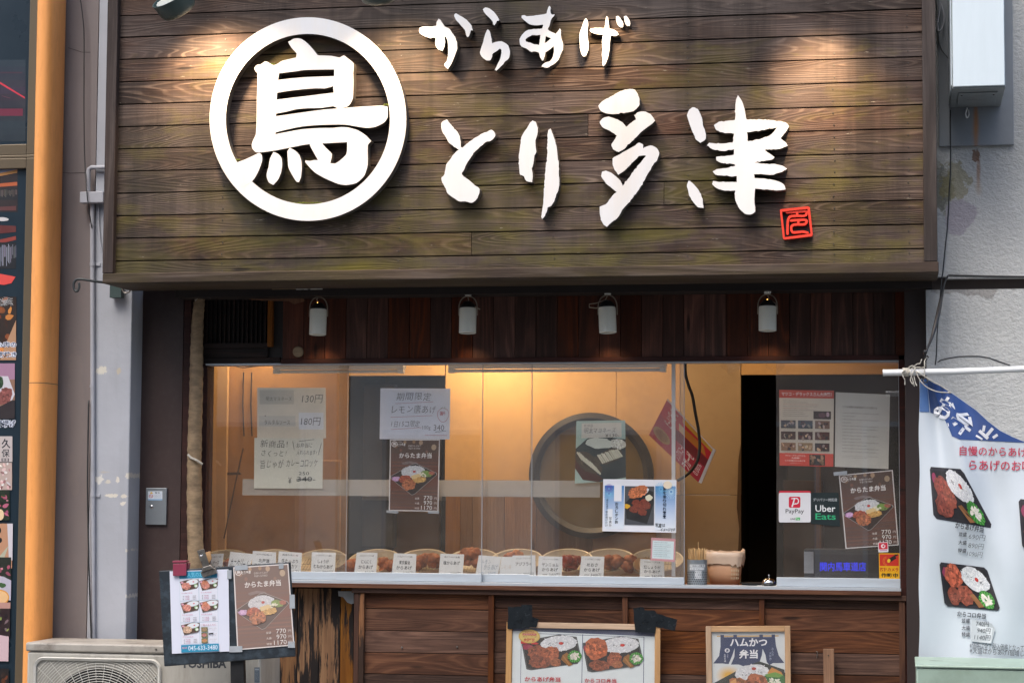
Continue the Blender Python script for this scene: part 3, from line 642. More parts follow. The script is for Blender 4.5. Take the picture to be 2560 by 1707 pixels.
kata=[('kana_ka',oB,sB,[[(355,530),(400,497),(560,490),(665,478),(675,410),(710,350),(740,370),(775,420),(820,490),(905,530),(960,610),(1010,680),(1045,780),(1050,900),(1030,960),(990,1060),(940,1180),(880,1272),(825,1225),(815,1170),(860,1130),(885,1000),(885,880),(875,760),(850,700),(825,665),(820,700),(830,770),(815,860),(800,900),(780,938),(700,910),(655,840),(650,760),(655,700),(610,692),(560,705),(450,670),(370,620),(355,580)]],.5),
('kana_ka_dot',oB,sB,[[(1000,270),(1030,252),(1100,290),(1200,350),(1265,410),(1310,470),(1335,560),(1300,560),(1280,640),(1245,688),(1220,660),(1205,590),(1180,540),(1100,450),(1030,370),(1000,310)]],.5),
('kana_ra_dot',oB,sB,[[(1520,180),(1570,140),(1640,160),(1720,220),(1790,310),(1825,380),(1785,390),(1760,430),(1735,478),(1712,450),(1700,400),(1640,330),(1560,250)]],.4),
('kana_ra',oB,sB,[[(1610,540),(1640,570),(1665,640),(1680,720),(1690,800),(1740,780),(1840,762),(1920,785),(1985,840),(2015,920),(2020,1000),(1990,1090),(1935,1130),(1880,1200),(1770,1302),(1742,1285),(1790,1190),(1840,1090),(1865,980),(1860,920),(1840,895),(1800,925),(1750,960),(1700,995),(1690,1050),(1650,1115),(1560,1100),(1480,1010),(1470,960),(1490,880),(1530,770),(1560,650),(1590,570)]],.5),
('kana_a',oC,sB,[[(690,112),(712,150),(705,220),(725,268),(785,270),(770,300),(740,330),(715,380),(700,430),(680,490),(655,545),(700,575),(800,625),(845,580),(880,525),(900,560),(895,640),(905,700),(930,780),(940,860),(930,920),(890,1010),(860,1090),(800,1160),(720,1210),(640,1250),(540,1225),(560,1190),(620,1150),(700,1125),(750,1050),(770,960),(770,850),(700,910),(615,970),(600,1040),(575,1110),(555,1120),(520,1060),(490,970),(400,950),(350,955),(270,900),(180,860),(145,810),(140,720),(190,640),(280,560),(400,540),(550,528),(575,458),(450,472),(320,450),(240,390),(175,330),(180,290),(215,282),(270,300),(370,295),(480,280),(600,262),(632,255),(650,190),(670,130)],
  [(248,735),(290,690),(370,650),(525,648),(510,740),(500,830),(400,815),(330,785),(260,770)],[(618,665),(718,708),(660,760),(600,800),(612,730)]],.45),
('kana_ge',oC,sB,[[(1358,335),(1390,380),(1400,450),(1385,560),(1390,680),(1405,780),(1405,900),(1380,980),(1345,1040),(1300,1035),(1265,960),(1248,880),(1245,760),(1238,690),(1250,590),(1290,480),(1330,370)]],.4),
('kana_ge_stroke',oC,sB,[[(1740,300),(1765,330),(1775,420),(1785,530),(1870,550),(1930,590),(1960,640),(1890,665),(1815,650),(1800,760),(1790,880),(1780,1000),(1755,1090),(1720,1170),(1680,1220),(1660,1190),(1665,1100),(1652,1010),(1660,900),(1655,760),(1675,640),(1560,630),(1470,605),(1430,570),(1440,535),(1520,520),(1700,522),(1712,440),(1722,350)]],.4),
('kana_ge_mark',oC,sB,[[(1910,310),(1945,297),(1985,330),(2030,400),(2045,450),(2040,500),(2000,508),(1950,470),(1920,400)]],.4),
('kana_ge_mark',oC,sB,[[(2055,310),(2090,293),(2125,320),(2160,380),(2172,440),(2160,480),(2115,478),(2080,430),(2065,370)]],.4),
('kana_to',oD,sD,[[(120,180),(130,130),(200,97),(225,140),(260,180),(330,260),(365,320),(375,460),(400,465),(450,420),(520,370),(640,290),(770,235),(810,255),(828,300),(815,335),(770,375),(700,395),(650,440),(580,500),(510,590),(450,680),(410,770),(388,810),(420,850),(500,900),(560,960),(620,1000),(625,1040),(600,1110),(575,1155),(520,1185),(440,1168),(350,1165),(280,1120),(200,1060),(180,1000),(140,930),(122,865),(155,830),(170,760),(190,680),(240,620),(270,570),(330,510),(355,495),(290,455),(220,400),(180,330),(135,260)]],.75),
('kana_ri',oD,sD,[[(1320,115),(1355,130),(1378,190),(1385,260),(1370,310),(1350,400),(1365,520),(1340,570),(1330,650),(1305,740),(1315,800),(1312,918),(1235,905),(1200,840),(1155,820),(1140,760),(1135,600),(1150,480),(1165,340),(1200,270),(1250,200),(1290,130)]],.7),
('kana_ri_stroke',oD,sD,[[(1548,220),(1575,280),(1600,350),(1625,450),(1640,560),(1655,680),(1655,800),(1665,900),(1650,1020),(1625,1080),(1600,1160),(1560,1225),(1515,1250),(1495,1310),(1465,1375),(1440,1398),(1428,1370),(1440,1280),(1455,1180),(1460,1080),(1470,900),(1485,740),(1505,560),(1508,370),(1520,240)]],.6),
('many_character',oE,sE,[[(55,290),(100,240),(180,200),(240,165),(300,148),(365,152),(390,190),(405,240),(400,290),(350,335),(290,345),(180,360),(110,350),(70,325)]],.8),
('many_character_stroke',oE,sE,[[(65,430),(90,395),(140,380),(200,400),(260,430),(290,470),(340,430),(375,405),(360,370),(400,340),(460,340),(510,370),(535,415),(500,450),(420,510),(340,590),(280,650),(230,680),(180,660),(165,620),(195,575),(210,545),(150,500),(90,470)]],.8),
('many_character_stroke',oE,sE,[[(175,740),(220,710),(300,665),(370,625),(400,603),(430,615),(435,650),(500,628),(555,650),(572,690),(555,750),(510,810),(460,900),(400,1000),(330,1090),(260,1170),(220,1240),(160,1285),(125,1322),(90,1290),(68,1220),(68,1150),(120,1125),(160,1070),(210,1022),(170,990),(120,950),(80,890),(85,850),(120,843),(180,870),(240,925),(262,970),(330,880),(400,790),(460,712),(400,718),(330,790),(270,845),(225,875),(195,840),(180,800)]],.8),
('harbour_character_drop',oE,sE,[[(870,300),(910,330),(935,390),(945,450),(965,510),(970,570),(925,605),(890,580),(855,510),(830,440),(810,370),(830,320)]],.7),
('harbour_character_drop',oE,sE,[[(825,925),(870,960),(910,1010),(940,1080),(950,1160),(900,1148),(850,1090),(820,1020),(808,960)]],.8),
('harbour_character',oE,sE,[[(1242,200),(1280,250),(1300,320),(1315,405),(1420,405),(1560,415),(1650,430),(1680,465),(1650,510),(1605,568),(1650,600),(1668,630),(1600,655),(1470,665),(1520,700),(1555,725),(1540,745),(1460,760),(1370,775),(1460,780),(1560,785),(1620,800),(1662,825),(1620,850),(1530,875),(1440,870),(1380,872),(1385,905),(1480,910),(1580,930),(1635,960),(1650,1000),(1590,1010),(1480,1000),(1390,995),(1385,1060),(1385,1120),(1390,1190),(1350,1215),(1300,1205),(1260,1170),(1225,1100),(1215,1040),(1220,1010),(1130,1010),(1060,990),(1025,955),(1030,930),(1140,940),(1235,935),(1232,888),(1130,885),(1050,875),(1028,850),(1060,830),(1140,820),(1220,800),(1215,785),(1120,780),(1060,755),(1058,722),(1130,718),(1210,705),(1212,660),(1110,675),(1030,660),(980,625),(1000,605),(1090,612),(1200,600),(1210,525),(1130,520),(1060,495),(1040,455),(1080,425),(1160,418),(1218,410),(1222,320),(1225,240)],
  [(1322,515),(1450,495),(1578,475),(1520,540),(1420,575),(1325,590)]],.7)]
for k,(nm,o_,s_,L,rg_) in enumerate(kata):
    letter(nm,[A(o_,s_,l) for l in L],0,rg_,k*7+1)
def ribbon(pts,w,n=6,closed=False):
    """outline of a round-ended stroke of width w through pts"""
    L=[];Rr=[];m=len(pts)
    for i in range(m):
        a=pts[(i-1)%m] if (closed or i) else pts[i]; b=pts[(i+1)%m] if (closed or i<m-1) else pts[i]
        dx,dy=b[0]-a[0],b[1]-a[1]; l=math.hypot(dx,dy) or 1; nx,ny=-dy/l*w/2,dx/l*w/2
        if closed: nx*=1.3; ny*=1.3
        L.append((pts[i][0]+nx,pts[i][1]+ny)); Rr.append((pts[i][0]-nx,pts[i][1]-ny))
    if closed: return L,Rr
    def cap(c,p): 
        a0=math.atan2(p[1]-c[1],p[0]-c[0]); return [(c[0]+w/2*math.cos(a0+math.pi*k/n),c[1]+w/2*math.sin(a0+math.pi*k/n)) for k in range(1,n)]
    e=pts[-1]; s0=pts[0]
    c1=cap(e,L[-1]); 
    if (c1[len(c1)//2][0]-e[0])*(e[0]-pts[-2][0])+(c1[len(c1)//2][1]-e[1])*(e[1]-pts[-2][1])<0: c1=[(2*e[0]-x,2*e[1]-y) for x,y in reversed(c1)]
    c2=cap(s0,Rr[0])
    if (c2[len(c2)//2][0]-s0[0])*(pts[1][0]-s0[0])+(c2[len(c2)//2][1]-s0[1])*(pts[1][1]-s0[1])>0: c2=[(2*s0[0]-x,2*s0[1]-y) for x,y in reversed(c2)]
    return L+c1+list(reversed(Rr))+c2
def dens(pts,k=4):
    out=[]
    for i in range(len(pts)-1):
        p0=pts[max(i-1,0)];p1=pts[i];p2=pts[i+1];p3=pts[min(i+2,len(pts)-1)]
        for j in range(k):
            t=j/k; out.append(tuple(.5*((2*p1[c])+(-p0[c]+p2[c])*t+(2*p0[c]-5*p1[c]+4*p2[c]-p3[c])*t*t+(-p0[c]+3*p1[c]-3*p2[c]+p3[c])*t**3) for c in (0,1)))
    out.append(pts[-1]); return out
oS,sS=(1920,500),13.064; RM=[M['red'],M['red']]
def seal(name,loops,dl):
    W=[[(P(a,b,YS-.03-dl).x,P(a,b,YS-.03-dl).z) for a,b in A(oS,sS,l)] for l in loops]
    return MB().ext(W,YS-.03-dl,YS-.001).build(name,RM,sl)
sl=thing('square_seal','small tilted square red seal mark on the planks below the last character','seal',P(1973,605,YS))
fr=[(425,345),(1320,250),(1425,1130),(525,1250)]
o_=[(388,335),(395,315),(430,300),(1280,213),(1340,222),(1365,250),(1462,1120),(1450,1165),(1420,1185),(560,1290),(510,1275),(485,1230)]
i_=[(458,382),(1290,290),(1390,1100),(548,1212)]
seal('seal_frame',[o_,i_],0)
seal('seal_backing',[[(455,378),(1295,286),(1395,1104),(545,1216)]],-.024).data.materials[0]=M['black']
for k,st in enumerate([[(610,400),(930,385),(1235,365),(1262,440),(1190,515),(950,515),(740,535),(665,620),(640,800),(637,1095)],[(950,390),(952,500)],[(750,672),(1000,652),(1215,650),(1262,700),(1190,790),(900,800),(790,830),(757,930),(810,1050),(1000,1045),(1150,1035),(1290,1065)],[(990,670),(990,790)]]):
    seal('seal_stroke',[ribbon(dens(st) if len(st)>2 else st,78)],.0006*(k%2)-.004)
# moss tufts on the ledges of the emblem
mb=MB(); r_=random.Random(9); M['moss']=plain('moss_clump','5d6a20',.9,var=.4,vs=90,bs=.8,bscale=200)
for (cx,cy,rx,n) in ((966,263,6,60),(592,400,8,60),(760,508,45,120),(640,506,10,20),(683,160,6,20)):
    for _ in range(n):
        p=P(cx+r_.uniform(-rx,rx),cy+r_.uniform(-1.5,1),YL+r_.uniform(.004,.04)); s_=r_.uniform(.0015,.004)
        mb.lathe([(0,s_),(s_*.8,s_*.5),(s_,0),(0,-s_)],p,(r_.uniform(-1,1),r_.uniform(-1,1),1),5)
tag(mb.build('moss',M['moss'],sg),kind='stuff')

# spot lamps fixed along the top of the sign
def sign_lamp(px,py,label,lean,aim,power,cone=125):
    base=P(px,py,YS-.34); t=thing('sign_lamp',label,'lamp',base,'dark green spot lamps over the sign')
    ax=Vector(lean).normalized(); o=base
    smooth_by_angle(MB().lathe([(.0,-.001),(.062,-.0),(.078,.008),(.088,.028),(.093,.065),(.097,.09),(.093,.09),(.088,.07),(.08,.05),(0,.05)],o,ax,32).build('housing',M['lampgreen'],t),50)
    fn=MB(); q=ax.to_track_quat('Z','Y')
    for k in range(11):
        xx=-.07+.014*k; h=math.sqrt(max(0,.078**2-xx**2))
        vs=[q@Vector((xx+a,b,c))+o for a in (-.0022,.0022) for b in (-h,h) for c in (.052,.086)]
        fn.add(vs,[(0,1,3,2),(4,6,7,5),(0,4,5,1),(2,3,7,6),(0,2,6,4),(1,5,7,3)])
    fn.build('cooling_fin',M['lampwhite'],t)
    st=o+ax*.09
    smooth_by_angle(MB().tube([st,st+Vector((.0,.03,.10)),st+Vector((0,.15,.22)),st+Vector((0,.36,.26))],.011,10).build('arm',M['lampgreen'],t))
    ld=bpy.data.lights.new('lamp_light','SPOT'); ld.energy=power; ld.color=(1,.70,.42); ld.spot_size=R(cone); ld.spot_blend=1; ld.shadow_soft_size=.05
    lo=bpy.data.objects.new('lamp_light',ld); C.objects.link(lo); lo.location=o-ax*.02-origin(t)+Vector((0,.06,0)); lo.parent=t
    lo.rotation_euler=(-Vector(aim)).to_track_quat('Z','Y').to_euler()
sign_lamp(452,34,'dark green spot lamp with fins at the top left corner of the sign',(-.34,-.55,.76),(.24,.60,-.76),32)
sign_lamp(950,4,'dark green spot lamp just peeping in above the round emblem',(.0,-.5,.85),(.10,.50,-.86),20)
sign_lamp(1480,-12,'dark green spot lamp out of sight above the small characters',(.0,-.28,.95),(.0,.62,-.78),9)
sign_lamp(2050,-12,'dark green spot lamp out of sight above the right end of the sign',(.0,-.28,.95),(-.02,.50,-.86),28,95)

# seam and grime lines on the left walls
sm=MB(); 
for q,d in (([(155,431),(175,433),(200,432),(226,432)],-.1255),([(243,432),(262,431)],-.1505),([(170,120),(190,126),(205,131),(226,131)],-.1255),([(136,748),(141,752),(146,756)],-.1255)):
    sm.tube([P(a,b,d) for a,b in q],.0011,4)
sm=sm.build('hairline_crack',M['bronzed']); tag(sm,'fine cracks and seam line in the plaster beside the orange column','crack')
# ---------------------------------------------------------------- printing
_tc={}
def glyphs(body, bold=0.0):
    k=(body,bold)
    if k in _tc: return _tc[k]
    cu=bpy.data.curves.new('t','FONT'); cu.body=body; cu.resolution_u=2; cu.offset=bold; cu.fill_mode='FRONT' if hasattr(cu,'fill_mode') else cu.fill_mode
    ob=bpy.data.objects.new('t',cu); me=bpy.data.meshes.new_from_object(ob)
    vs=[(v.co.x,v.co.y) for v in me.vertices]; fs=[tuple(p.vertices) for p in me.polygons]
    bpy.data.objects.remove(ob); bpy.data.meshes.remove(me); bpy.data.curves.remove(cu)
    if not vs: vs=[(0,0),(1,0),(1,1)]; fs=[]
    _tc[k]=(vs,fs); return _tc[k]
class Print:
    """flat print: coloured shapes in sheet coordinates, laid on the sheet one ink over another"""
    def __init__(s, surf, quad=None, W=100, H=100):
        s.surf=surf; s.xf=(lambda x,y:(x,y)); s.v=[]; s.f=[]; s.c=[]; s.z=1; s.sub=0; s.dz=2.5e-5; s.lift=0; s.sublen=7; s.over=False
        if quad: s.xf=s.bil(quad,W,H)
        s.rnd=random.Random(4)
    @staticmethod
    def bil(q,W,H):
        (ax,ay),(bx,by),(cx,cy),(dx,dy)=q     # tl,tr,br,bl
        def f(x,y):
            u=x/W;v=y/H
            return ((ax*(1-u)+bx*u)*(1-v)+(dx*(1-u)+cx*u)*v,(ay*(1-u)+by*u)*(1-v)+(dy*(1-u)+cy*u)*v)
        return f
    def push(s,quad,W,H):
        old=s.xf; g=s.bil(quad,W,H); s.xf=lambda x,y:old(*g(x,y)); return old
    def raw(s,pts,faces,c,up=True):
        n=len(s.v); z=s.z
        if up: s.z+=1
        for x,y in pts:
            a,b=s.xf(x,y); s.v.append(s.surf(a,b,z*s.dz+(0 if (s.sub and not s.over) else s.lift)))
        c=srgb(c) if isinstance(c,str) else c
        for f in faces: s.f.append(tuple(n+i for i in f)); s.c.append(c)
    def poly(s,pts,c,up=True):
        if s.sub:
            tr=geometry.tessellate_polygon([[Vector((a,b,0)) for a,b in pts]]); P0=list(pts); F=[tuple(t) for t in tr]
            for _ in range(s.sub):
                G=[]; mid={}
                def m(i,j):
                    k=(min(i,j),max(i,j))
                    if k not in mid: P0.append(((P0[i][0]+P0[j][0])/2,(P0[i][1]+P0[j][1])/2)); mid[k]=len(P0)-1
                    return mid[k]
                big=False
                for a,b,c_ in F:
                    L=max(math.dist(P0[a],P0[b]),math.dist(P0[b],P0[c_]),math.dist(P0[a],P0[c_]))
                    if L>s.sublen:
                        ab,bc,ca=m(a,b),m(b,c_),m(c_,a); G+=[(a,ab,ca),(ab,b,bc),(ca,bc,c_),(ab,bc,ca)]; big=True
                    else: G.append((a,b,c_))
                F=G
                if not big: break
            return s.raw(P0,F,c,up)
        if len(pts)>4:
            tr=geometry.tessellate_polygon([[Vector((a,b,0)) for a,b in pts]]); return s.raw(pts,[tuple(t) for t in tr],c,up)
        return s.raw(pts,[tuple(range(len(pts)))],c,up)
    def rect(s,x0,y0,x1,y1,c,up=True): return s.poly([(x0,y0),(x1,y0),(x1,y1),(x0,y1)],c,up)
    def ell(s,cx,cy,rx,ry,c,rot=0,n=20,rough=0,up=True):
        co,si=math.cos(rot),math.sin(rot); pts=[]
        for k in range(n):
            a=2*math.pi*k/n; q=1+s.rnd.uniform(-rough,rough); x,y=rx*q*math.cos(a),ry*q*math.sin(a)
            pts.append((cx+x*co-y*si,cy+x*si+y*co))
        if s.lift and rx>5:
            s.sub=5; s.over=True; r_=s.poly(pts,c,up); s.sub=0; s.over=False; return r_
        return s.raw(pts,[tuple(range(n))],c,up)
    def line(s,a,b,w,c,up=True):
        dx,dy=b[0]-a[0],b[1]-a[1]; l=math.hypot(dx,dy) or 1; nx,ny=-dy/l*w/2,dx/l*w/2
        return s.poly([(a[0]+nx,a[1]+ny),(b[0]+nx,b[1]+ny),(b[0]-nx,b[1]-ny),(a[0]-nx,a[1]-ny)],c,up)
    def text(s,body,x0,y0,x1,y1,c,bold=0.012,rot=0,shear=0,hand=0):
        """the string filling the box exactly"""
        if hand:
            n=len(body); ws=[(.55 if ord(ch)<128 else 1) for ch in body]; T=sum(ws); x=x0
            for ch,w_ in zip(body,ws):
                cw=(x1-x0)*w_/T
                if ch!=' ':
                    j=s.rnd.uniform; h=(y1-y0); adv=.58 if ord(ch)<128 else 1.0
                    vs,fs=glyphs(ch,-.006 if hand==1 else .008); xs=[v[0] for v in vs]; mid=(min(xs)+max(xs))/2 if ord(ch)<128 else .5
                    ro=rot+j(-.09,.09); co,si=math.cos(ro),math.sin(ro); ccx=x+cw*.5+j(-.03,.03)*h; ccy=(y0+y1)/2+j(-.06,.06)*h; q=j(.92,1.08); pts=[]
                    for gx,gy in vs:
                        u=(gx-mid)*cw/adv*.98*q+.13*(gy-.38)*h; v=-(gy-.38)*h*1.08*q
                        pts.append((ccx+u*co-v*si,ccy+u*si+v*co))
                    s.raw(pts,fs,c)
                x+=cw
            return
        vs,fs=glyphs(body,bold); xs=[v[0] for v in vs]; ys=[v[1] for v in vs]
        a0,a1,b0,b1=min(xs),max(xs),min(ys),max(ys); w=(a1-a0) or 1;h=(b1-b0) or 1
        cx,cy=(x0+x1)/2,(y0+y1)/2; co,si=math.cos(rot),math.sin(rot); pts=[]
        for x,y in vs:
            u=(x-a0)/w-.5; v=.5-(y-b0)/h; X_=u*(x1-x0)-v*shear*(y1-y0); Y_=v*(y1-y0)
            pts.append((cx+X_*co-Y_*si,cy+X_*si+Y_*co))
        s.raw(pts,fs,c)
    def vtext(s,body,x0,y0,x1,y1,c,bold=.01):
        n=len(body); h=(y1-y0)/n
        for i,ch in enumerate(body):
            if ch in 'ー－': s.rect((x0+x1)/2-.4,y0+h*(i+.1),(x0+x1)/2+.4,y0+h*(i+.85),c); continue
            s.text(ch,x0+(.1)*(x1-x0),y0+h*(i+.08),x1-.1*(x1-x0),y0+h*(i+.90),c,bold)
    def words(s,x0,y0,x1,lh,n,c,size=.55,txt='からあげ弁当自慢の味をどうぞお召し上がりください店内揚げたて',last=.6,bold=0):
        """lines of small running text"""
        for k in range(n):
            m=int((x1-x0)/(lh*size*1.05)); 
            if k==n-1: m=int(m*last)
            b=''.join(txt[(k*7+i*3+i*i)%len(txt)] for i in range(max(2,m)))
            s.text(b,x0,y0+k*lh,x0+m*lh*size*1.05,y0+k*lh+lh*size,c,bold)
    def build(s,name,parent,m='print',label=None):
        me=bpy.data.meshes.new(name); off=origin(parent)
        me.from_pydata([v-off for v in s.v],[],s.f); me.materials.append(M[m])
        ca=me.color_attributes.new('Col','FLOAT_COLOR','CORNER'); arr=[]
        for p,c in zip(me.polygons,s.c): arr+= [*c,1.0]*len(p.vertices)
        ca.data.foreach_set('color',arr)
        # every face looks at the street
        me.update(); o=bpy.data.objects.new(name,me); C.objects.link(o); o.parent=parent
        if label: o['label']=label
        return o
def flat(d): return lambda x,y,z: P(x,y,d-z)
def jit(c,r,a=.12):
    c=srgb(c); k=1+r.uniform(-a,a)*1.6; return tuple(min(1,v*k*(1+r.uniform(-a,a)*.3)) for v in c)
def piece(p,cx,cy,rx,ry,base,rot=0,n=40,crumb=.45):
    """one lump of fried food, crusty and uneven"""
    r=p.rnd
    b=srgb(base); g_=(b[0]+b[1]+b[2])/3; b=tuple(v*.82+g_*.14 for v in b)
    p.ell(cx,cy,rx,ry,b,rot,22,.12)
    for k in range(n):
        a=r.uniform(0,6.28); q=math.sqrt(r.random())*.85; x=cx+rx*q*math.cos(a+rot*0); y=cy+ry*q*math.sin(a)
        f=r.choice((.5,.65,.8,1.2,1.4,1.7))
        p.ell(x,y,rx*r.uniform(.06,.2),ry*r.uniform(.06,.2),tuple(min(.95,v*f) for v in b),r.uniform(0,3),6,.3,up=(k%6==0))
def rice(p,cx,cy,rx,ry,rot=0,n=110,red=True,sesame=True,sr=.3):
    r=p.rnd; co,si=math.cos(rot),math.sin(rot)
    p.ell(cx,cy,rx,ry,'c9ccd0',rot,26,.05)
    for k in range(n):
        a=r.uniform(0,6.28); q=math.sqrt(r.random()); x=rx*q*math.cos(a); y=ry*q*math.sin(a)
        p.ell(cx+x*co-y*si,cy+x*si+y*co,rx*.075,ry*.05,jit('e0e2e3',r,.05),r.uniform(0,3),6,up=(k%8==0))
    if sesame:
        p.z+=1
        for k in range(18):
            x=r.uniform(-.6,.6)*rx; y=r.gauss(0,.09)*ry
            p.ell(cx+x*co-y*si,cy+x*si+y*co,rx*.03,ry*.035,'26241f',r.uniform(0,3),5,up=(k%6==0))
    if red: p.ell(cx+.12*rx,cy,rx*.13,ry*.19,'b8241c',0,12); p.ell(cx+.10*rx,cy-.05*ry,rx*.05,ry*.06,'dd5a4a',0,8)
def salad(p,cx,cy,r0,n=26):
    r=p.rnd
    p.ell(cx,cy,r0,r0*1.05,'2f7a2c',0,22,.1)
    for k in range(16): 
        a=k/16*6.28; p.line((cx+r0*.5*math.cos(a),cy+r0*.5*math.sin(a)),(cx+r0*.98*math.cos(a),cy+r0*1.02*math.sin(a)),r0*.09,'5fb04a',up=(k%6==0))
    p.z+=1
    for k in range(n):
        a=r.uniform(0,6.28); q=math.sqrt(r.random())*r0*.62; p.ell(cx+q*math.cos(a),cy+q*math.sin(a),r0*.24,r0*.13,jit('ddd9cc',r,.12),r.uniform(0,3),7,.2,up=(k%6==0))
def bento(p,kind):
    """a packed lunch seen from above in 100x70 units"""
    T=[(0,14),(62,0),(92,4),(100,44),(94,56),(16,70),(8,68),(0,22)]
    p.poly(T,'23262a'); cx,cy=49,35
    p.poly([(cx+(x-cx)*.975,cy+(y-cy)*.965) for x,y in T],'5b5f62'); p.poly([(cx+(x-cx)*.955,cy+(y-cy)*.94) for x,y in T],'1c1d1f')
    rice(p,62,17,31,15,-.10)
    p.ell(8,24,8,6,'8e2440',.2,12,.2); piece(p,14,25,5,4,'a02c48',0,10)
    if kind=='koro':
        piece(p,22,25,19,21,'b95a22',0,90); piece(p,52,44,12,14,'9a4a20',.3,60); piece(p,28,57,17,10,'87401c',0,60); piece(p,58,55,9,7,'a35a24',0,30)
    else:
        piece(p,27,36,17,14,'94451c',0,70); piece(p,48,39,15,17,'a24e20',.5,70); piece(p,30,54,19,11,'8a3f1a',0,70); piece(p,57,54,9,8,'9c5426',0,30)
    p.poly([(68,40),(76,34),(80,40),(77,48),(86,58),(79,61),(66,48)],'8b5c26'); p.line((70,42),(80,57),2,'a8763a')
    salad(p,89,42,11.5)
def tamabento(p):
    """the packed lunch of the brown poster in 100x92 units"""
    T=[(0,38),(46,2),(54,0),(98,27),(100,32),(52,90),(46,92),(2,46)]
    p.poly(T,'a9a7a3'); cx,cy=50,46
    p.poly([(cx+(x-cx)*.975,cy+(y-cy)*.975) for x,y in T],'241c1a'); p.poly([(cx+(x-cx)*.93,cy+(y-cy)*.93) for x,y in T],'322521')
    rice(p,48,24,25,17,-.15,140,True,False)
    for k in range(8): p.ell(38+p.rnd.uniform(0,16),19+p.rnd.uniform(0,5),.8,.6,'3a3733',0,5,up=(k%3==0))
    piece(p,78,30,12,9,'7c9c3e',.3,30); 
    for k in range(7): p.line((66+k*3.4,36-k*1.0),(70+k*3.4,24-k*.2),1.3,jit('7fae45',p.rnd,.2))
    piece(p,88,28,7,5,'b05c44',.3,24,)
    for k in range(14): p.ell(69+p.rnd.uniform(-7,7),33+p.rnd.uniform(-5,5),3.2,1.8,jit('e6e2c8',p.rnd,.08),p.rnd.uniform(0,3),7,.2)
    p.poly([(44,36),(60,30),(66,36),(62,44),(46,46)],'e0c690'); p.poly([(46,46),(62,44),(60,50),(48,52)],'c7772e')
    piece(p,63,48,14,8,'d8a64a',-.25,26)
    p.ell(12,45,9,7,'c79ac6',.1,12,.2); 
    for k in range(14): p.ell(12+p.rnd.uniform(-6,6),45+p.rnd.uniform(-4,4),2.6,1.6,jit('d9b5da',p.rnd,.1),p.rnd.uniform(0,3),6,.2)
    piece(p,31,46,13,11,'b24c24',-.6,60); piece(p,39,62,15,16,'bd6a34',.25,90)
def karatama(p,glare=0):
    """brown poster in 100x157 units"""
    n0=len(p.c)
    p.rect(0,0,100,157,'e4e2e0'); p.rect(2,2,98,155,'5f4038')
    for k in range(14):
        y=48+k*7.6; p.poly([(2,y),(98,y+1.5),(98,y+4.6),(2,y+3.4)],jit('6d4536',p.rnd,.13))
    p.rect(2,2,98,30,'59433a')
    for (x,y,r_,c) in ((30,6,3,'a98a68'),(62,7,4,'b4977a'),(88,17,5,'b39c80'),(12,14,4,'84624a'),(48,5,3,'9a7a58'),(74,27,3,'7e5d4c'),(22,24,3,'7b5444')): p.ell(x,y,r_,r_*1.3,c,0,14)
    p.poly([(2,72),(98,60),(98,100),(2,112)],'6b3c2e')
    p.ell(9,10,6,6.4,'e6e4e0',0,20); p.ell(9,10,4.8,5.1,'7a5a4c',0,20); p.text('鳥',5.6,6.4,12.4,13.6,'e8e6e2',.03)
    p.text('からあげ',15,4,24,6.4,'e2e0dc'); p.text('とり多津',15,8,31,14.5,'e6e4e0',.02)
    p.text('自慢のからあげ',37,12,62,16,'d8d2cc',.0); p.text('手造り玉子焼き',37,17.5,61,21.5,'d8d2cc',.0)
    p.text('からたま弁当',19,29,84,41,'efece8',.02)
    for k in range(9): p.ell(28+k*3.2,50-abs(4-k)*-.7,4,2.6,jit('7a6a68',p.rnd,.06),.5,10)
    o=p.push([(2,52),(96,52),(96,122),(2,122)],100,92); tamabento(p); p.xf=o
    for i,(a,b) in enumerate((('並盛','770'),('大盛','970'),('特盛','1170'))):
        y=123+i*10.8; p.text(a,52,y+3.6,61,y+8,'dcd6d0',.0); p.text(b,70 if i<2 else 65,y,87,y+8.6,'f0eeea',-.004); p.text('円',91,y+3,96,y+8,'d6cfc8',0)
    if glare: p.c[n0:]=[tuple(v*(1-glare)+g_*glare for v,g_ in zip(c,(.62,.50,.44))) for c in p.c[n0:]]  # washed-out glare on the sheet, blended into its ink colours
def sheet(par,quad,d,m='paper',th=.0006,name='sheet',curl=0):
    pts=[P(x,y,d) for x,y in quad]; mb=MB(); v=[p for p in pts]+[p+Vector((0,th,0)) for p in pts]
    mb.add(v,[(3,2,1,0),(4,5,6,7),(0,1,5,4),(1,2,6,5),(2,3,7,6),(3,0,4,7)]); return mb.build(name,M[m],par)
def tapes(par,L,d,m='tape'):
    for (x0,y0,x1,y1,rot) in L:
        cx,cy=(x0+x1)/2,(y0+y1)/2; co,si=math.cos(rot),math.sin(rot); q=[]
        r_=random.Random(int(x0*7+y0))
        for (a,b) in ((x0,y0),((x0+x1)/2,y0+r_.uniform(-1,1)),(x1,y0),(x1,(y0+y1)/2),(x1+r_.uniform(-1,1),y1),(x0,y1)):
            q.append((cx+(a-cx)*co-(b-cy)*si,cy+(a-cx)*si+(b-cy)*co))
        W=[(P(a,b,d).x,P(a,b,d).z) for a,b in reversed(q)]
        MB().slab(W,d-.0008,d).build('tape',M[m],par)
def poster(name,label,cat,quad,d,draw,W,H,m='print',paper='paper',film=False,group=None):
    b=P((quad[2][0]+quad[3][0])/2,max(quad[2][1],quad[3][1]),d); t=thing(name,label,cat,b,group)
    sheet(t,quad,d,paper)
    p=Print(flat(d-.0003),quad,W,H); p.rnd=random.Random(int(quad[0][0])); draw(p); p.build('artwork',t,m); return t
def rq(x0,y0,x1,y1): return [(x0,y0),(x1,y0),(x1,y1),(x0,y1)]

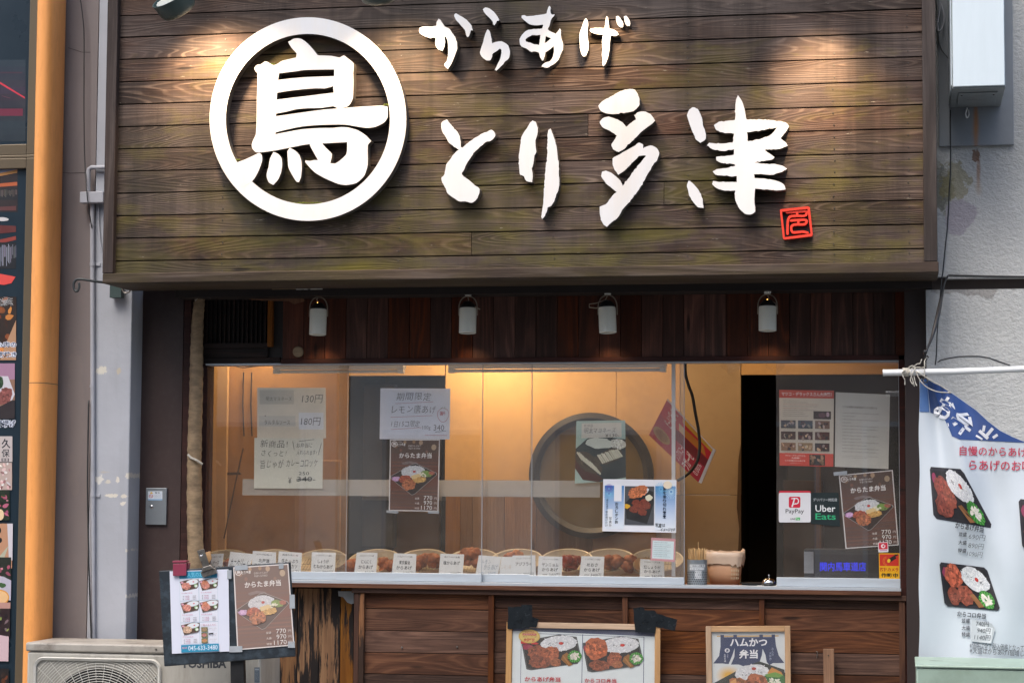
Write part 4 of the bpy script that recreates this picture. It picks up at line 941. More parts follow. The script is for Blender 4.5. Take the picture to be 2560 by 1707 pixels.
# ---------------------------------------------------------------- sliding glass
GD=.040
def pane(label,x0,x1,y0,y1,rail,d,stile=None,edge=True):
    t=thing('sliding_window',label,'window',(X((x0+x1)/2,d),d,Z(y1,d,(x0+x1)/2)))
    zb_=Z(rail[1],d,(rail[2]+x1)/2 if False else (x0+x1)/2)
    a=RC(x0,x1,y0,rail[0]+3,d); MB().box(a[0],a[1],d,d+.005,a[2],ZW1-.006).build('glass',M['glass'],t)
    q=[(x0,rail[0][0] if isinstance(rail[0],tuple) else rail[0]),(x1,rail[0]),(x1,rail[1]),(x0,rail[1])]
    z1=Z(rail[0],d,(x0+x1)/2); z0=Z(rail[1],d,(x0+x1)/2)
    MB().box(a[0],a[1],d-.012,d+.014,max(z0,zs+.009),z1).build('bottom_rail',M['alu'],t,bev=.0015)
    if edge: MB().box(a[1]-.0022,a[1]+.0004,d-.001,d+.006,z1,ZW1-.007).build('glass_edge',M['tape'],t)
    return t
pane('leftmost sliding glass pane with the handwritten price sheets',515,868,905,1455,(1427,1451),.062)
pane('second sliding glass pane with the lunch poster, overlapping the left pane',845,1206,905,1455,(1431,1455),.030)
pane('middle narrow glass pane in front of the brown wall panel',1206,1330,905,1460,(1434,1458),.062)
pane('third sliding glass pane in front of the round dark rimmed disc',1326,1711,905,1462,(1440,1464),.036)
pane('right sliding glass pane with the payment stickers and notices',1941,2249,905,1471,(1444,1469),.036)
tk=thing('hanging_rail','white vertical rail standing behind the third glass pane','rail',(X(1684,.12),.12,Z(1440,.12,1684)))
a=RC(1679,1688,905,1440,.12); MB().box(a[0],a[1],.12,.135,a[2],a[3]).build('upright',M['white'],tk)
# frosted safety strip across the panes
def strip(x0,x1,y0,y1,d):
    a=RC(x0,x1,y0,y1,d); return MB().box(a[0],a[1],d,d+.0006,a[2],a[3])
fs=strip(606,1500,1199,1240,.075).build('frosted_strip',M['frost']); tag(fs,'long frosted film strip across the glass at mid height','film strip')

# ---------------------------------------------------------------- posters on the glass
ds=.070; ds2=.043
ink='24282c'
def h1_(p):
    p.rect(0,0,172,126,'ddd3bf'); p.rect(6,6,92,41,'c3bba9'); p.text('明太マヨネーズ',22,22,87,33,'4d4a45',.0); p.text('130円',113,17,164,38,ink,-.004,shear=.15)
    p.rect(4,70,96,96,'c8c2b4'); p.text('タルタルソース',18,80,82,92,'4d4a45',0); p.rect(104,62,166,104,'dfe0e2'); p.text('180円',110,74,158,94,ink,-.004,shear=.12); p.ell(20,70,1.5,1.5,'4a3020')
poster('price_sheet','cream sheet with two printed sauce names and handwritten prices 130 and 180, left pane','notice',[(643,969),(814,969),(815,1095),(643,1095)],ds,h1_,172,126)
def h2_(p):
    p.rect(0,0,172,126,'d8d6c6')
    p.text('新商品!',14,6,88,24,ink,hand=1); p.text('さくっと!',16,30,84,46,ink,hand=1); p.text('旨じゃが',14,54,74,76,ink,hand=1); p.text('カレーコロッケ',80,52,160,72,ink,hand=1)
    p.text('お弁当に',104,12,146,24,ink,hand=1); p.text('入れられます!',106,30,158,42,ink,hand=1); p.line((96,8),(100,30),1,ink); p.line((168,12),(160,42),1,ink); p.line((112,8),(150,3),1,ink)
    p.text('250',112,84,138,92,ink,-.003); p.text('¥',86,98,94,114,ink,-.008); p.text('340-',108,96,154,108,ink,-.006); p.line((106,103),(142,101),1.2,ink); p.line((106,106),(142,104),1.2,ink)
poster('price_sheet','pale handwritten sheet announcing a new curry croquette, under the cream sheet','notice',[(636,1094),(808,1095),(806,1221),(635,1220)],ds-.002,h2_,172,126)
def h3_(p):
    p.rect(0,0,174,126,'dadde6'); r_='b06a70'
    p.text('期間限定',40,10,128,30,ink,hand=1); p.line((38,38),(132,33),1,r_); p.text('レモン唐あげ',26,42,140,62,ink,hand=1); p.line((26,72),(130,67),1,r_)
    p.text('1日15コ限定',26,80,100,96,ink,hand=1); p.line((28,102),(104,97),1,r_); p.text('100g',106,92,126,104,ink,-.008); p.text('340',134,90,160,104,ink,-.006); p.line((138,108),(164,105),1,ink); p.line((112,116),(168,116),1,r_)
    for k in range(26):
        a=k/26*6.28; b=(k+1)/26*6.28; f=lambda a:(157+14*math.cos(a)*(1-.15*math.sin(a)),66+17*math.sin(a)); p.line(f(a),f(b),1,'b0404c',up=False)
    for k in range(16): p.line((150+p.rnd.uniform(-2,14),58+p.rnd.uniform(-3,12)),(150+p.rnd.uniform(-2,14),58+p.rnd.uniform(-3,12)),.8,'b4505a')
    p.line((150,50),(156,46),1,'6a9a6a'); p.line((162,51),(160,45),1,'6a9a6a')
poster('price_sheet','white handwritten sheet for limited lemon fried chicken with a red strawberry doodle','notice',[(951,970),(1126,971),(1124,1098),(949,1097)],ds2,h3_,174,126)
kp=poster('menu_poster','brown lunch box poster with prices 770 970 1170 hanging straight on the second pane','poster',[(975,1098),(1100,1098),(1096,1278),(972,1276)],ds2+.002,lambda p:karatama(p),100,157,'print_gloss')
tapes(kp,[(966,1276,996,1282,.1),(1070,1277,1098,1283,0)],ds2)
def ph(p):
    p.rect(0,0,128,158,'a8c4bc'); p.poly([(0,70),(40,36),(128,50),(128,150),(60,158),(0,110)],'26383c'); p.poly([(0,90),(70,150),(58,158),(20,150),(0,120)],'4c2a26')
    p.ell(60,58,36,14,'d4dcd0',.1,24,.08); piece(p,108,62,20,14,'d8dacb',.2,40)
    for (cx,cy,rx,ry,ro) in ((34,108,38,20,.7),(88,92,32,18,-.3)):
        piece(p,cx,cy,rx,ry,'4e4434',ro,30)
        for k in range(11):
            t=-1+2*k/10; x=cx+rx*.8*t*math.cos(ro); y=cy+rx*.8*t*math.sin(ro)
            p.line((x-7,y-11+p.rnd.uniform(-2,2)),(x+7,y+11),4.2,jit('d8d6bf',p.rnd,.06))
    p.rect(14,6,118,44,'d6d4c8'); p.text('新商品',20,8,44,16,ink,hand=1); p.text('明太マヨネーズ',20,18,104,32,ink,hand=1); p.text('¥130-',76,34,112,43,ink,-.006)
tq=[(1441,1052),(1563,1050),(1565,1200),(1437,1208)]
poster('photo_notice','faded green photo of chicken in mayonnaise with a handwritten 130 price slip','poster',tq,ds2+.02,ph,128,158)
def fw(p):
    p.rect(0,0,185,133,'e2e5ec')
    for k in range(24):
        f=k/23; c=tuple(a*(1-f)+b*f for a,b in zip(srgb('3f86c8'),srgb('dfe8f2'))); p.poly([(4,16+k*4.6),(53,16+k*4.6),(53,21+k*4.6),(4,21+k*4.6)],c); p.poly([(132,16+k*4.6),(183,16+k*4.6),(183,21+k*4.6),(132,21+k*4.6)],c)
    for (cx,cy,r0,c1) in ((15,37,17,'8fd0ee'),(15,24,12,'5a52b4'),(146,24,18,'7cc4ea'),(172,30,18,'bfe4f4')):
        for k in range(22):
            a=k/22*6.28; p.line((cx+3*math.cos(a),cy+3*math.sin(a)),(cx+r0*min(1,.9)*math.cos(a),cy+r0*math.sin(a)),.9,c1,up=(k%5==0))
    p.rect(28,14,47,56,'e6e8ee'); p.rect(12,76,25,122,'dfe6ee')
    p.vtext('おろしポン酢',30,58,40,114,'14202c',.015); p.vtext('塩からあげ',8,50,14,78,'2a4a6a'); p.vtext('他の揚げだけ',6,80,14,122,'16181c',-.0); p.vtext('写真外',15,96,24,122,'16181c',0)
    p.vtext('夏を乗り切れ!!',150,18,161,98,'1d2f44',.02); p.text('写真は',132,110,158,120,'14161a',hand=2); p.text('イメージです',146,121,183,130,'14161a',hand=2)
    p.rect(55,17,129,115,'45484e'); p.poly([(57,60),(90,22),(127,30),(128,60),(112,112),(60,100)],'17191c'); p.ell(92,34,26,10,'d8dadc',-.4,18,.06); piece(p,88,32,25,14,'c46a30',-.45,80)
    for (x,y) in ((84,60),(104,58),(90,72),(110,66),(78,76),(100,82)): piece(p,x,y,11,9,'7c3018',.2,24)
    p.ell(116,46,9,8,'d8d4bc',0,14,.1); p.ell(62,68,7,6,'d2a020',0,12,.2)
    p.ell(163,13,11,10,'e9dcc4')
poster('lunch_notice','blue firework flyer with a packed lunch photo on the third pane near the opening','poster',[(1508,1197),(1691,1199),(1690,1331),(1506,1327)],.028,fw,185,133)
def nt_(p):
    p.rect(0,0,62,60,'b8888c'); p.rect(4,7,58,54,'c3d3d6')
    for k in range(8): p.words(7,10+k*5.2,52 if k%3 else 44,5,1,'4f8088' if k%2 else '444e55',.55,last=1)
poster('small_notice','small pink framed note with teal lines below the firework flyer','notice',[(1628,1343),(1689,1346),(1687,1404),(1626,1400)],.0285,nt_,62,60)
def mt(p):
    p.rect(0,0,137,190,'dcd2c0'); p.rect(0,0,137,20,'c84a3c'); p.text('マツコ・デラックスさん大絶賛！',6,5,131,15,'ece4da',.02)
    for k in range(9): p.words(9,25+k*4.8,(52,70,100,96,74,94,60,66,74)[k],4.8,1,'a04a40' if k in(2,4) else '5a5550',.55,last=1)
    p.rect(86,52,130,72,'2a1c24'); piece(p,108,62,10,6,'6a3a50',0,8); piece(p,122,60,4,6,'c8a4b0',0,8)
    r_=p.rnd
    for j in range(3):
        for i in range(3):
            x,y=4+i*43,76+j*28; b=('3a3a3e','35404c','7c5a48','4a2a28','4a3034','502c24','8a6a50','93795c','3a2e2c')[j*3+i]
            p.rect(x,y,x+37,y+20,b)
            for _ in range(9): p.ell(x+r_.uniform(5,32),y+r_.uniform(4,16),r_.uniform(2,6),r_.uniform(2,4),jit(r_.choice(('a8968c','5a2c2c','22222a','b89a7c')),r_,.3),r_.uniform(0,3),7,.2)
            p.words(x,y+21.5,x+36,3,1,'77706a',.5,last=1)
    p.rect(0,158,137,190,'c84a3c'); p.text('マツコ・デラックスさん',14,162,66,166.5,'ecd8cc'); p.text('大絶賛！',30,168,52,172.5,'ecd8cc'); p.text('とり多津のからあげを',14,175,66,179,'ecd8cc'); p.text('御賞味下さい！',22,182,58,186,'ecd8cc')
    p.rect(76,161,116,188,'2c2622')
    for _ in range(16): p.ell(96+r_.uniform(-15,15),174+r_.uniform(-9,9),5,3.4,jit('8a6a52',r_,.4),r_.uniform(0,3),7,.2)
poster('press_notice','orange red headed notice with rows of small photographs on the right pane','poster',[(1948,974),(2085,976),(2083,1166),(1949,1163)],ds2,mt,137,190)
def lt(p):
    p.rect(0,0,135,190,'cfccc2'); c='55534f'; p.text('とり多津関内馬車道店からのお知らせ',18,33,104,39,c,.01)
    for k in range(13): p.words(18,50+k*8.2,(112,54,112,40,112,112,82,112,66,112,80,112,108)[k],8.2,1,'6a6864',.42,last=1)
    p.words(18,160,112,4,2,'77756f',.5,last=.7)
poster('shop_notice','plain white typed letter with lines of black text on the right pane','notice',[(2089,980),(2225,986),(2221,1172),(2087,1166)],ds2,lt,135,190)
kq=[(2097,1187),(2232,1174),(2247,1362),(2114,1371)]
kp2=poster('menu_poster','tilted brown lunch box poster at the right edge of the right pane','poster',kq,ds2-.001,lambda p:karatama(p),100,157,'print_gloss')
tapes(kp2,[(2084,1178,2118,1187,-.1)],ds2-.004)
def rp(p,w,h,r,c,x0=0,y0=0):
    pts=[]
    for (cx,cy,a0) in ((x0+w-r,y0+r,-90),(x0+w-r,y0+h-r,0),(x0+r,y0+h-r,90),(x0+r,y0+r,180)):
        for k in range(6): a=R(a0+90*k/5); pts.append((cx+r*math.cos(a),cy+r*math.sin(a)))
    p.poly(pts,c)
def pay(p):
    rp(p,80,80,5,'c8283c'); rp(p,80,75,4,'dfe0e4',0,5); rp(p,29,28,4,'cf2440',25,15); 
    p.line((33,41),(40,18),3.4,'e8e8ec'); p.line((31,20),(46,19),2.4,'e8e8ec')
    for k in range(9):
        a=R(-80+k*22); b=R(-80+(k+1)*22); p.line((43+6.5*math.cos(a),26+7*math.sin(a)),(43+6.5*math.cos(b),26+7*math.sin(b)),2.6,'e8e8ec')
    p.line((43,33),(36,34),2.4,'e8e8ec'); p.text('PayPay',17,46,63,60,'3c3d42',.006); p.text('LINE',29,69,41,73.5,'4a4a4c',.02); rp(p,11,7,1,'38b45a',42,67.5); p.text('Pay',43.5,69,51.5,73.5,'e8f4ea',.01)
def stk(name,label,quad,draw,W,H,cat='sticker',d=.0335):
    b=P(quad[3][0],quad[3][1],d); t=thing(name,label,cat,b); p=Print(flat(d),quad,W,H); draw(p); p.build('artwork',t,'print_gloss')
stk('payment_sticker','white square payment sticker with a red P on the right pane',[(1947,1226),(2027,1226),(2027,1305),(1947,1305)],pay,80,80)
def ue(p):
    p.poly([(0,0),(68,0),(68,86),(56,86),(0,80)],'1f2d2f'); p.text('デリバリー対応店',6,14,64,22,'dfe4e4',.0); p.text('Uber',11,32,59,49,'e6eaea',.012); p.text('Eats',11,53,59,69,'35b47c',.012)
stk('delivery_sticker','dark green delivery service sticker beside the white payment sticker',[(2027,1231),(2096,1231),(2100,1315),(2027,1314)],ue,68,86)
def rs(p): rp(p,25,26,2,'dcdcdf'); rp(p,22,17,1,'c4203c',1.5,1.5); p.ell(12.5,10,5.4,5.4,'e6e2e4'); p.ell(13.2,10,2.6,2.6,'c4203c'); p.rect(15,4,18,8,'c4203c'); p.rect(3,20.5,22,22.5,'b04a90')
stk('small_sticker','tiny red and white sticker above the yellow camera sticker',[(2195,1355),(2220,1354),(2221,1379),(2196,1380)],rs,25,26)
def cs(p):
    p.rect(0,0,52,64,'dfa818'); p.rect(2,2.5,50,32,'c02e20')
    for r0 in (9,12): 
        for k in range(7): a=R(100+k*22);b=R(100+(k+1)*22); p.line((22+r0*math.cos(a),20+r0*math.sin(a)),(22+r0*math.cos(b),20+r0*math.sin(b)),1,'d8862a')
    p.poly([(24,14),(40,5),(44,13),(28,23)],'1c1a1c'); p.poly([(38,3),(48,2),(48,5),(42,8)],'1c1a1c'); p.ell(25,19,4,5,'e0c030',.4)
    p.text('防犯カメラ',3,36,49,46,'b02a1c',.03); p.text('作動中',5,50,48,61,'2c2418',.03)
stk('camera_sticker','yellow and red security camera sticker at the bottom right of the window',[(2197,1382),(2249,1382),(2249,1446),(2198,1445)],cs,52,64)

# ---------------------------------------------------------------- the room behind the glass
YB=1.25
rm=thing('shop_room','warm lit room behind the glass with amber walls and dark doorways','room',(0,.7,1.0))
xL=X(470,YB); xR=X(2420,YB)
zf=.25; zc=2.55
def wpan(x0,x1,y0,y1,d,m,name='wall_panel'):
    a=RC(x0,x1,y0,y1,d); return MB().box(a[0],a[1],d,d+.03,a[2],a[3]).build(name,M[m],rm,bev=.002)
for x0,x1 in ((1113,1206.5),(1207.5,1330),(1331,1540),(1541,1700),(1701,1852)): wpan(x0,x1,870,1236,YB,'roomwall' if x0<1600 else 'hatch')
for x0,x1 in ((1113,1150),(1151,1180),(1181,1260),(1261,1340),(1341,1480),(1481,1640),(1641,1700),(1701,1852)): wpan(x0,x1,1237,1520,YB,'roomlow' if x1<1500 else ('roombrown' if x1<1650 else 'hatch'))
wpan(566,866,870,1520,YB-.25,'roombrown'); wpan(470,565,860,1520,YB-.3,'roomwall'); wpan(2252,2330,900,1520,YB,'roomwall')
wpan(866,1112,800,939,YB,'roomwall'); wpan(1853,2251,780,936,YB,'roomwall')
# dark rooms beyond the two doorways
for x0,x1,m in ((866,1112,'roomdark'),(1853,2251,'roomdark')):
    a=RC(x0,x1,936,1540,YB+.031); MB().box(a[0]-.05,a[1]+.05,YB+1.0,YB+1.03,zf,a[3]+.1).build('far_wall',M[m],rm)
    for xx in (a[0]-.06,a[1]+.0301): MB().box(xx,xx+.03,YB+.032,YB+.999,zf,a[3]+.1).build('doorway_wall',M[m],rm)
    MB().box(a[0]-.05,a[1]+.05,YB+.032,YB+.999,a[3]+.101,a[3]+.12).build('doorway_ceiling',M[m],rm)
a=RC(880,985,960,1150,YB+.5); MB().box(a[0],a[1],YB+.5,YB+.6,a[2]-.5,a[3]).build('fridge_front',M['room2'],rm,bev=.01)
a=RC(985,1100,1000,1400,YB+.7); MB().box(a[0],a[1],YB+.7,YB+.75,a[2]-.3,a[3]).build('cupboard_front',M['roombrown'],rm,bev=.01)
a=RC(1965,2110,1010,1180,YB+.5); MB().box(a[0],a[1],YB+.5,YB+.6,a[2]-.6,a[3]).build('fridge_front',M['room2'],rm,bev=.01)
MB().box(xL-.3,xR+.3,.105,YB+1.1,zf-.03,zf).build('floor',M['counter'],rm)
MB().box(xL-.3,xR+.3,.105,YB+1.1,zc,zc+.03).build('ceiling',M['roomwall'],rm)
MB().box(xL-.33,xL-.3,.105,YB+1.1,zf,zc).build('side_wall',M['roomwall'],rm)
MB().box(xR+.3,xR+.33,.105,YB+1.1,zf,zc).build('side_wall',M['roomwall'],rm)
MB().box(xL-.3,xR+.3,.105,.12,ZW1+.02,zc).build('lintel',M['roomwall'],rm)
zct=Z(1462,.1,1500)
MB().box(X(480,.1),X(2300,.1),.145,.62,zct-.04,zct-.002).build('counter',M['counter'],rm,bev=.004)
MB().box(X(480,.1),X(2300,.1),.145,.17,zf,zct-.042).build('counter_front',M['beam'],rm)
# lamps in the room
def roomlight(px,py,y,e,size,col=(1,.72,.42)):
    ld=bpy.data.lights.new('ceiling_light','AREA'); ld.energy=e; ld.size=size; ld.color=col; ld.shape='DISK'
    lo=bpy.data.objects.new('ceiling_light',ld); C.objects.link(lo); lo.location=Vector((X(px,y),y,zc-.06)); lo.rotation_euler=(0,0,0); return lo
M['glow']=plain('lit_bulb_glass','ffd9a0',.4,emit=('ffb45a',6))
for k,(px,e) in enumerate(((640,3.4),(1215,8.5),(1560,1.5),(1960,1.0))):
    t=thing('ceiling_lamp',('warm ceiling lamp at the left of the room','warm ceiling lamp over the amber wall','warm ceiling lamp over the round disc','warm ceiling lamp over the serving hatch')[k],'lamp',(X(px,.85),.85,zc-.02))
    smooth_by_angle(MB().lathe([(0,.018),(.07,.018),(.085,.0),(.07,-.012),(0,-.012)],t.location,(0,0,1),20).build('lamp_body',M['lampwhite'],t))
    MB().lathe([(0,-.03),(.03,-.026),(.045,-.013)],t.location,(0,0,1),16).build('bulb',M['glow'],t,smooth=True)
    l=roomlight(px,0,.85 if k!=1 else .95,e,.16 if k!=1 else .45)
# fluorescent battens
for k,(x0,x1,y0,y1) in enumerate(((682,1008,908,932),(1120,1664,905,931))):
    d=.15; a=RC(x0,x1,y0-2,y0+14,d); t=thing('fluorescent_batten',('short white fluorescent batten behind the top of the left panes','long white fluorescent batten behind the top of the third pane')[k],'light fitting',((a[0]+a[1])/2,d,a[2]))
    MB().box(a[0],a[1],d,d+.06,a[2],a[3]).build('body',M['fluor'],t,bev=.004)
    for xx in (a[0],a[1]-.03): MB().box(xx,xx+.03,d,d+.04,a[2]-.022,a[2]-.001).build('holder',M['fluor'],t,bev=.003)
    zt_=a[2]-.012; smooth_by_angle(MB().tube([(a[0]+.03,d+.02,zt_),(a[1]-.03,d+.02,zt_)],.008,10).build('tube',M['white'],t))
cable('lamp_flex',[(560,900),(600,918),(640,915),(682,913)],.36,.003,M['wire'],'thin flex running to the short fluorescent batten')
# big round disc
dc=thing('round_disc','big round dark rimmed disc leaning on the back wall behind the firework flyer','disc',P(1479,1347,YB-.03))
cx=P(1479,1188,YB-.06); rx_=(X(1634,YB)-X(1326,YB))/2
smooth_by_angle(MB().lathe([(rx_,0),(rx_,.03),(rx_-.03,.04),(rx_-.055,.02),(rx_-.055,.0)],cx,(0,-1,0),64).build('rim',M['ring'],dc))
MB().lathe([(0,.006),(rx_-.054,.006),(rx_-.054,0)],cx,(0,-1,0),64).build('face',M['disc'],dc)
# beer carton poster
bq=[(1669,996),(1783,1120),(1746,1205),(1622,1087)]
def beer(p):
    p.rect(0,0,100,78,'cc1f26'); p.poly([(0,0),(60,0),(44,78),(0,78)],'b82a3c'); 
    p.ell(22,14,13,13,'b08a4a'); p.ell(22,14,9.5,9.5,'9a7038')
    p.text('ビールに近い味',52,8,90,22,'e8d8cc',.02); p.text('ノンアルコール',6,38,44,47,'e8d4d0',.02); p.text('ラガーゼロ',4,49,50,62,'eeded8',.03); p.text('0.00%',10,66,40,74,'e8d4d0',.01)
    p.poly([(40,30),(62,26),(66,78),(44,78)],'7e1c20'); p.poly([(64,40),(78,34),(84,66),(68,74)],'c87a1c'); p.poly([(64,30),(78,26),(78,34),(64,40)],'e2c89c')
    p.rect(0,70,100,78,'d9a13a') if False else p.poly([(86,30),(100,26),(100,78),(88,78)],'d8a634'); p.rect(96,0,100,78,'dfd4cc')
# text runs along the lower left edge in the photograph: draw it on the turned sheet
def beer2(p):
    o=p.push([(0,100),(0,0),(78,0),(78,100)],100,78); beer(p); p.xf=o
poster('drink_poster','red drinks poster hung at a slant in the serving hatch','poster',bq,.55,beer2,78,100,'print_gloss')
mb=MB(); e0,e1=P(1746,1205,.55),P(1783,1120,.55); mb.slab([(P(a,b,.551).x,P(a,b,.551).z) for a,b in reversed([(1783,1120),(1789,1124),(1753,1208),(1746,1205)])],.551,.57)
cb=mb.build('card_edge',M['white']); tag(cb,'white folded edge of the slanted red drinks poster','card')
cable('black_flex',[(1713,900,.10),(1714,935,.12),(1722,965,.15),(1731,990,.2),(1738,1030,.25),(1747,1080,.3),(1749,1120,.3),(1742,1155,.3),(1722,1182,.35),(1695,1200,.4)],.2,.0075,M['black'],'thick black flex hanging through the serving hatch')
# clear film by the opening
for k,(x0,x1,y0) in enumerate(((1800,1856,905),(1915,1962,905))):
    mb=MB(); r_=random.Random(k+2); n=9; vs=[]
    for i in range(n):
        for j in range(4):
            u=i/(n-1); v=j/3; vs.append(P(x0+(x1-x0)*u+r_.uniform(-3,3)*v,y0+v*(34-50*abs(u-.5))+r_.uniform(-2,2)*v,.30+r_.uniform(-.03,.03)))
    mb.add(vs,[(i*4+j,i*4+j+1,(i+1)*4+j+1,(i+1)*4+j) for i in range(n-1) for j in range(3)])
    o=mb.build('film_scrap',M['acryl'],smooth=True); tag(o,('crumpled clear film scrap at the top of the hatch','crumpled clear film scrap at the top edge of the right pane')[k],'film')

# ---------------------------------------------------------------- food on show
def lump(name,m,seed,r0):
    r_=random.Random(seed); bm=bmesh.new(); bmesh.ops.create_icosphere(bm,subdivisions=3,radius=r0)
    o3=Vector((r_.uniform(0,50),r_.uniform(0,50),r_.uniform(0,50)))
    for v in bm.verts:
        n=v.co.normalized(); q=mnoise.noise(n*1.6+o3)*.34+mnoise.noise(n*4.5+o3)*.16+mnoise.noise(n*11+o3)*.07
        v.co=n*r0*(1+q); v.co.z*=.8
    me=bpy.data.meshes.new(name); bm.to_mesh(me); bm.free(); me.materials.append(m); me.polygons.foreach_set('use_smooth',[True]*len(me.polygons)); return me
lumps={k:[lump('fried_chicken',M[mm],s+50*i,.034) for s in range(5)] for i,(k,mm) in enumerate((('c','chicken'),('r','redchicken'),('g','croq')))}
def food(px,py,d,kind,r_,label,group,scale=1,name='fried_chicken',cat='fried chicken'):
    o=bpy.data.objects.new(name,r_.choice(lumps[kind])); C.objects.link(o); p=P(px,py,d); o.location=p; o.scale=[scale*r_.uniform(.85,1.15) for _ in range(3)]
    o.rotation_euler=(r_.uniform(-.5,.5),r_.uniform(-.5,.5),r_.uniform(0,6.28)); return tag(o,label,cat,group)
def plate(px,label):
    # oval tray tipped towards the street; its rear rim shows as a pale arc
    d=.34; b=P(px,1436,d); t=thing('tray',label,'tray',b,'cream food trays behind the glass')
    q=[(0,.004),(.085,.006),(.115,.020),(.128,.045),(.134,.047),(.124,.016),(.09,.0),(0,.0)]
    ax=Vector((0,-.42,.9)).normalized(); o_=b+Vector((0,.02,.03))
    smooth_by_angle(MB().lathe([(r0,h) for r0,h in q],o_,ax,40,sx=1.0,sy=.95).build('dish',M['plate'],t))
    mb=MB(); qq=ax.to_track_quat('Z','Y')
    for k in range(-6,7):
        x=k*.015; L=math.sqrt(max(.0,.10**2-x*x)); mb.tube([o_+qq@Vector((x,-L,.026)),o_+qq@Vector((x,L,.026))],.0013,5)
    for y in (-.06,0,.06):
        L=math.sqrt(.10**2-y*y); mb.tube([o_+qq@Vector((-L,y,.0245)),o_+qq@Vector((L,y,.0245))],.0013,5)
    tag(mb.build('wire_rack',M['rack'],t)); return t
names=[(555,'leftmost tray'),(672,'tray behind the croquette cards'),(800,'tray behind the ginger card'),(935,'tray behind the garlic card'),(1055,'tray behind the soy card'),(1180,'tray beside the salt card'),(1290,'tray behind the horse mackerel card'),(1415,'tray behind the yangnyeom card'),(1520,'tray right of the perilla card'),(1640,'tray at the right end behind the red ginger card')]
for px,l in names: plate(px,l+', cream oval with a wire rack')
r_=random.Random(21)
piles=[(560,1420,'c',2,20,'behind the handwritten crab card'),(640,1418,'g',3,30,'behind the croquette card'),(730,1418,'g',3,30,'behind the mince cutlet card'),(880,1418,'c',4,16,'left of the garlic card'),(962,1412,'c',5,18,'right of the garlic card'),(1070,1402,'c',9,30,'between the soy and salt cards'),(1172,1394,'c',10,20,'right of the salt card'),(1262,1400,'c',3,22,'behind the handwritten lemon card'),(1300,1398,'g',4,26,'behind the horse mackerel card'),(1428,1408,'r',6,16,'right of the yangnyeom card, dark red'),(1525,1406,'c',5,18,'right of the perilla card'),(1575,1410,'c',4,16,'at the right end by the red ginger card')]
for (px,py,k,n,sp,lab) in piles:
    for i in range(n):
        food(px+r_.uniform(-sp,sp),py+r_.uniform(-14,12)*(.9),.28+r_.uniform(-.03,.06),k,r_,('breaded piece ' if k=='g' else 'fried chicken piece ')+lab,'pieces '+lab,.92)
for i in range(3):
    mb=MB(); o_=P(1590+i*14,1440,.33-.02*i); 
    mb.lathe([(.0,0),(.05,.0),(.052,.008),(.0,.008)],o_+Vector((0,0,.05)),(.75,-.35,.3),24,sx=1.5,sy=.8)
    tag(mb.build('bamboo_leaf_tray',M['bamboo']),('tan flat wooden plate, the front one of three leaning','tan flat wooden plate, the middle one of three leaning','tan flat wooden plate, the rear one of three leaning')[2-i],'plate','tan wooden plates at the right end of the display')
def card(quad,label,draw,hand=False,d=.115):
    b=P((quad[2][0]+quad[3][0])/2,quad[2][1],d); t=thing('price_card',label,'price card',b,'white price cards along the window rail')
    sheet(t,quad,d,'paper',.003); p=Print(flat(d-.0004),quad,60,56); p.rnd=random.Random(int(quad[0][0])); p.rect(0,0,60,56,'dfe3e4'); draw(p); p.build('artwork',t)
def std(top,l1,l2,price,ex=None):
    def f(p):
        p.text(top,10,5,50,9,'4c5054',.01)
        p.text(l1,9 if len(l1)>4 else 16,16,51 if len(l1)>4 else 44,25,'2c3238',.02)
        if l2: p.text(l2,6 if len(l2)>5 else 10,28,54 if len(l2)>5 else 50,37,'2c3238',.02)
        p.rect(12,44,24,46,'8a8e90'); p.text(price,28,41,54,49,'30363a',-.002,shear=.1)
    return f
g='からあげグランプリ金賞'
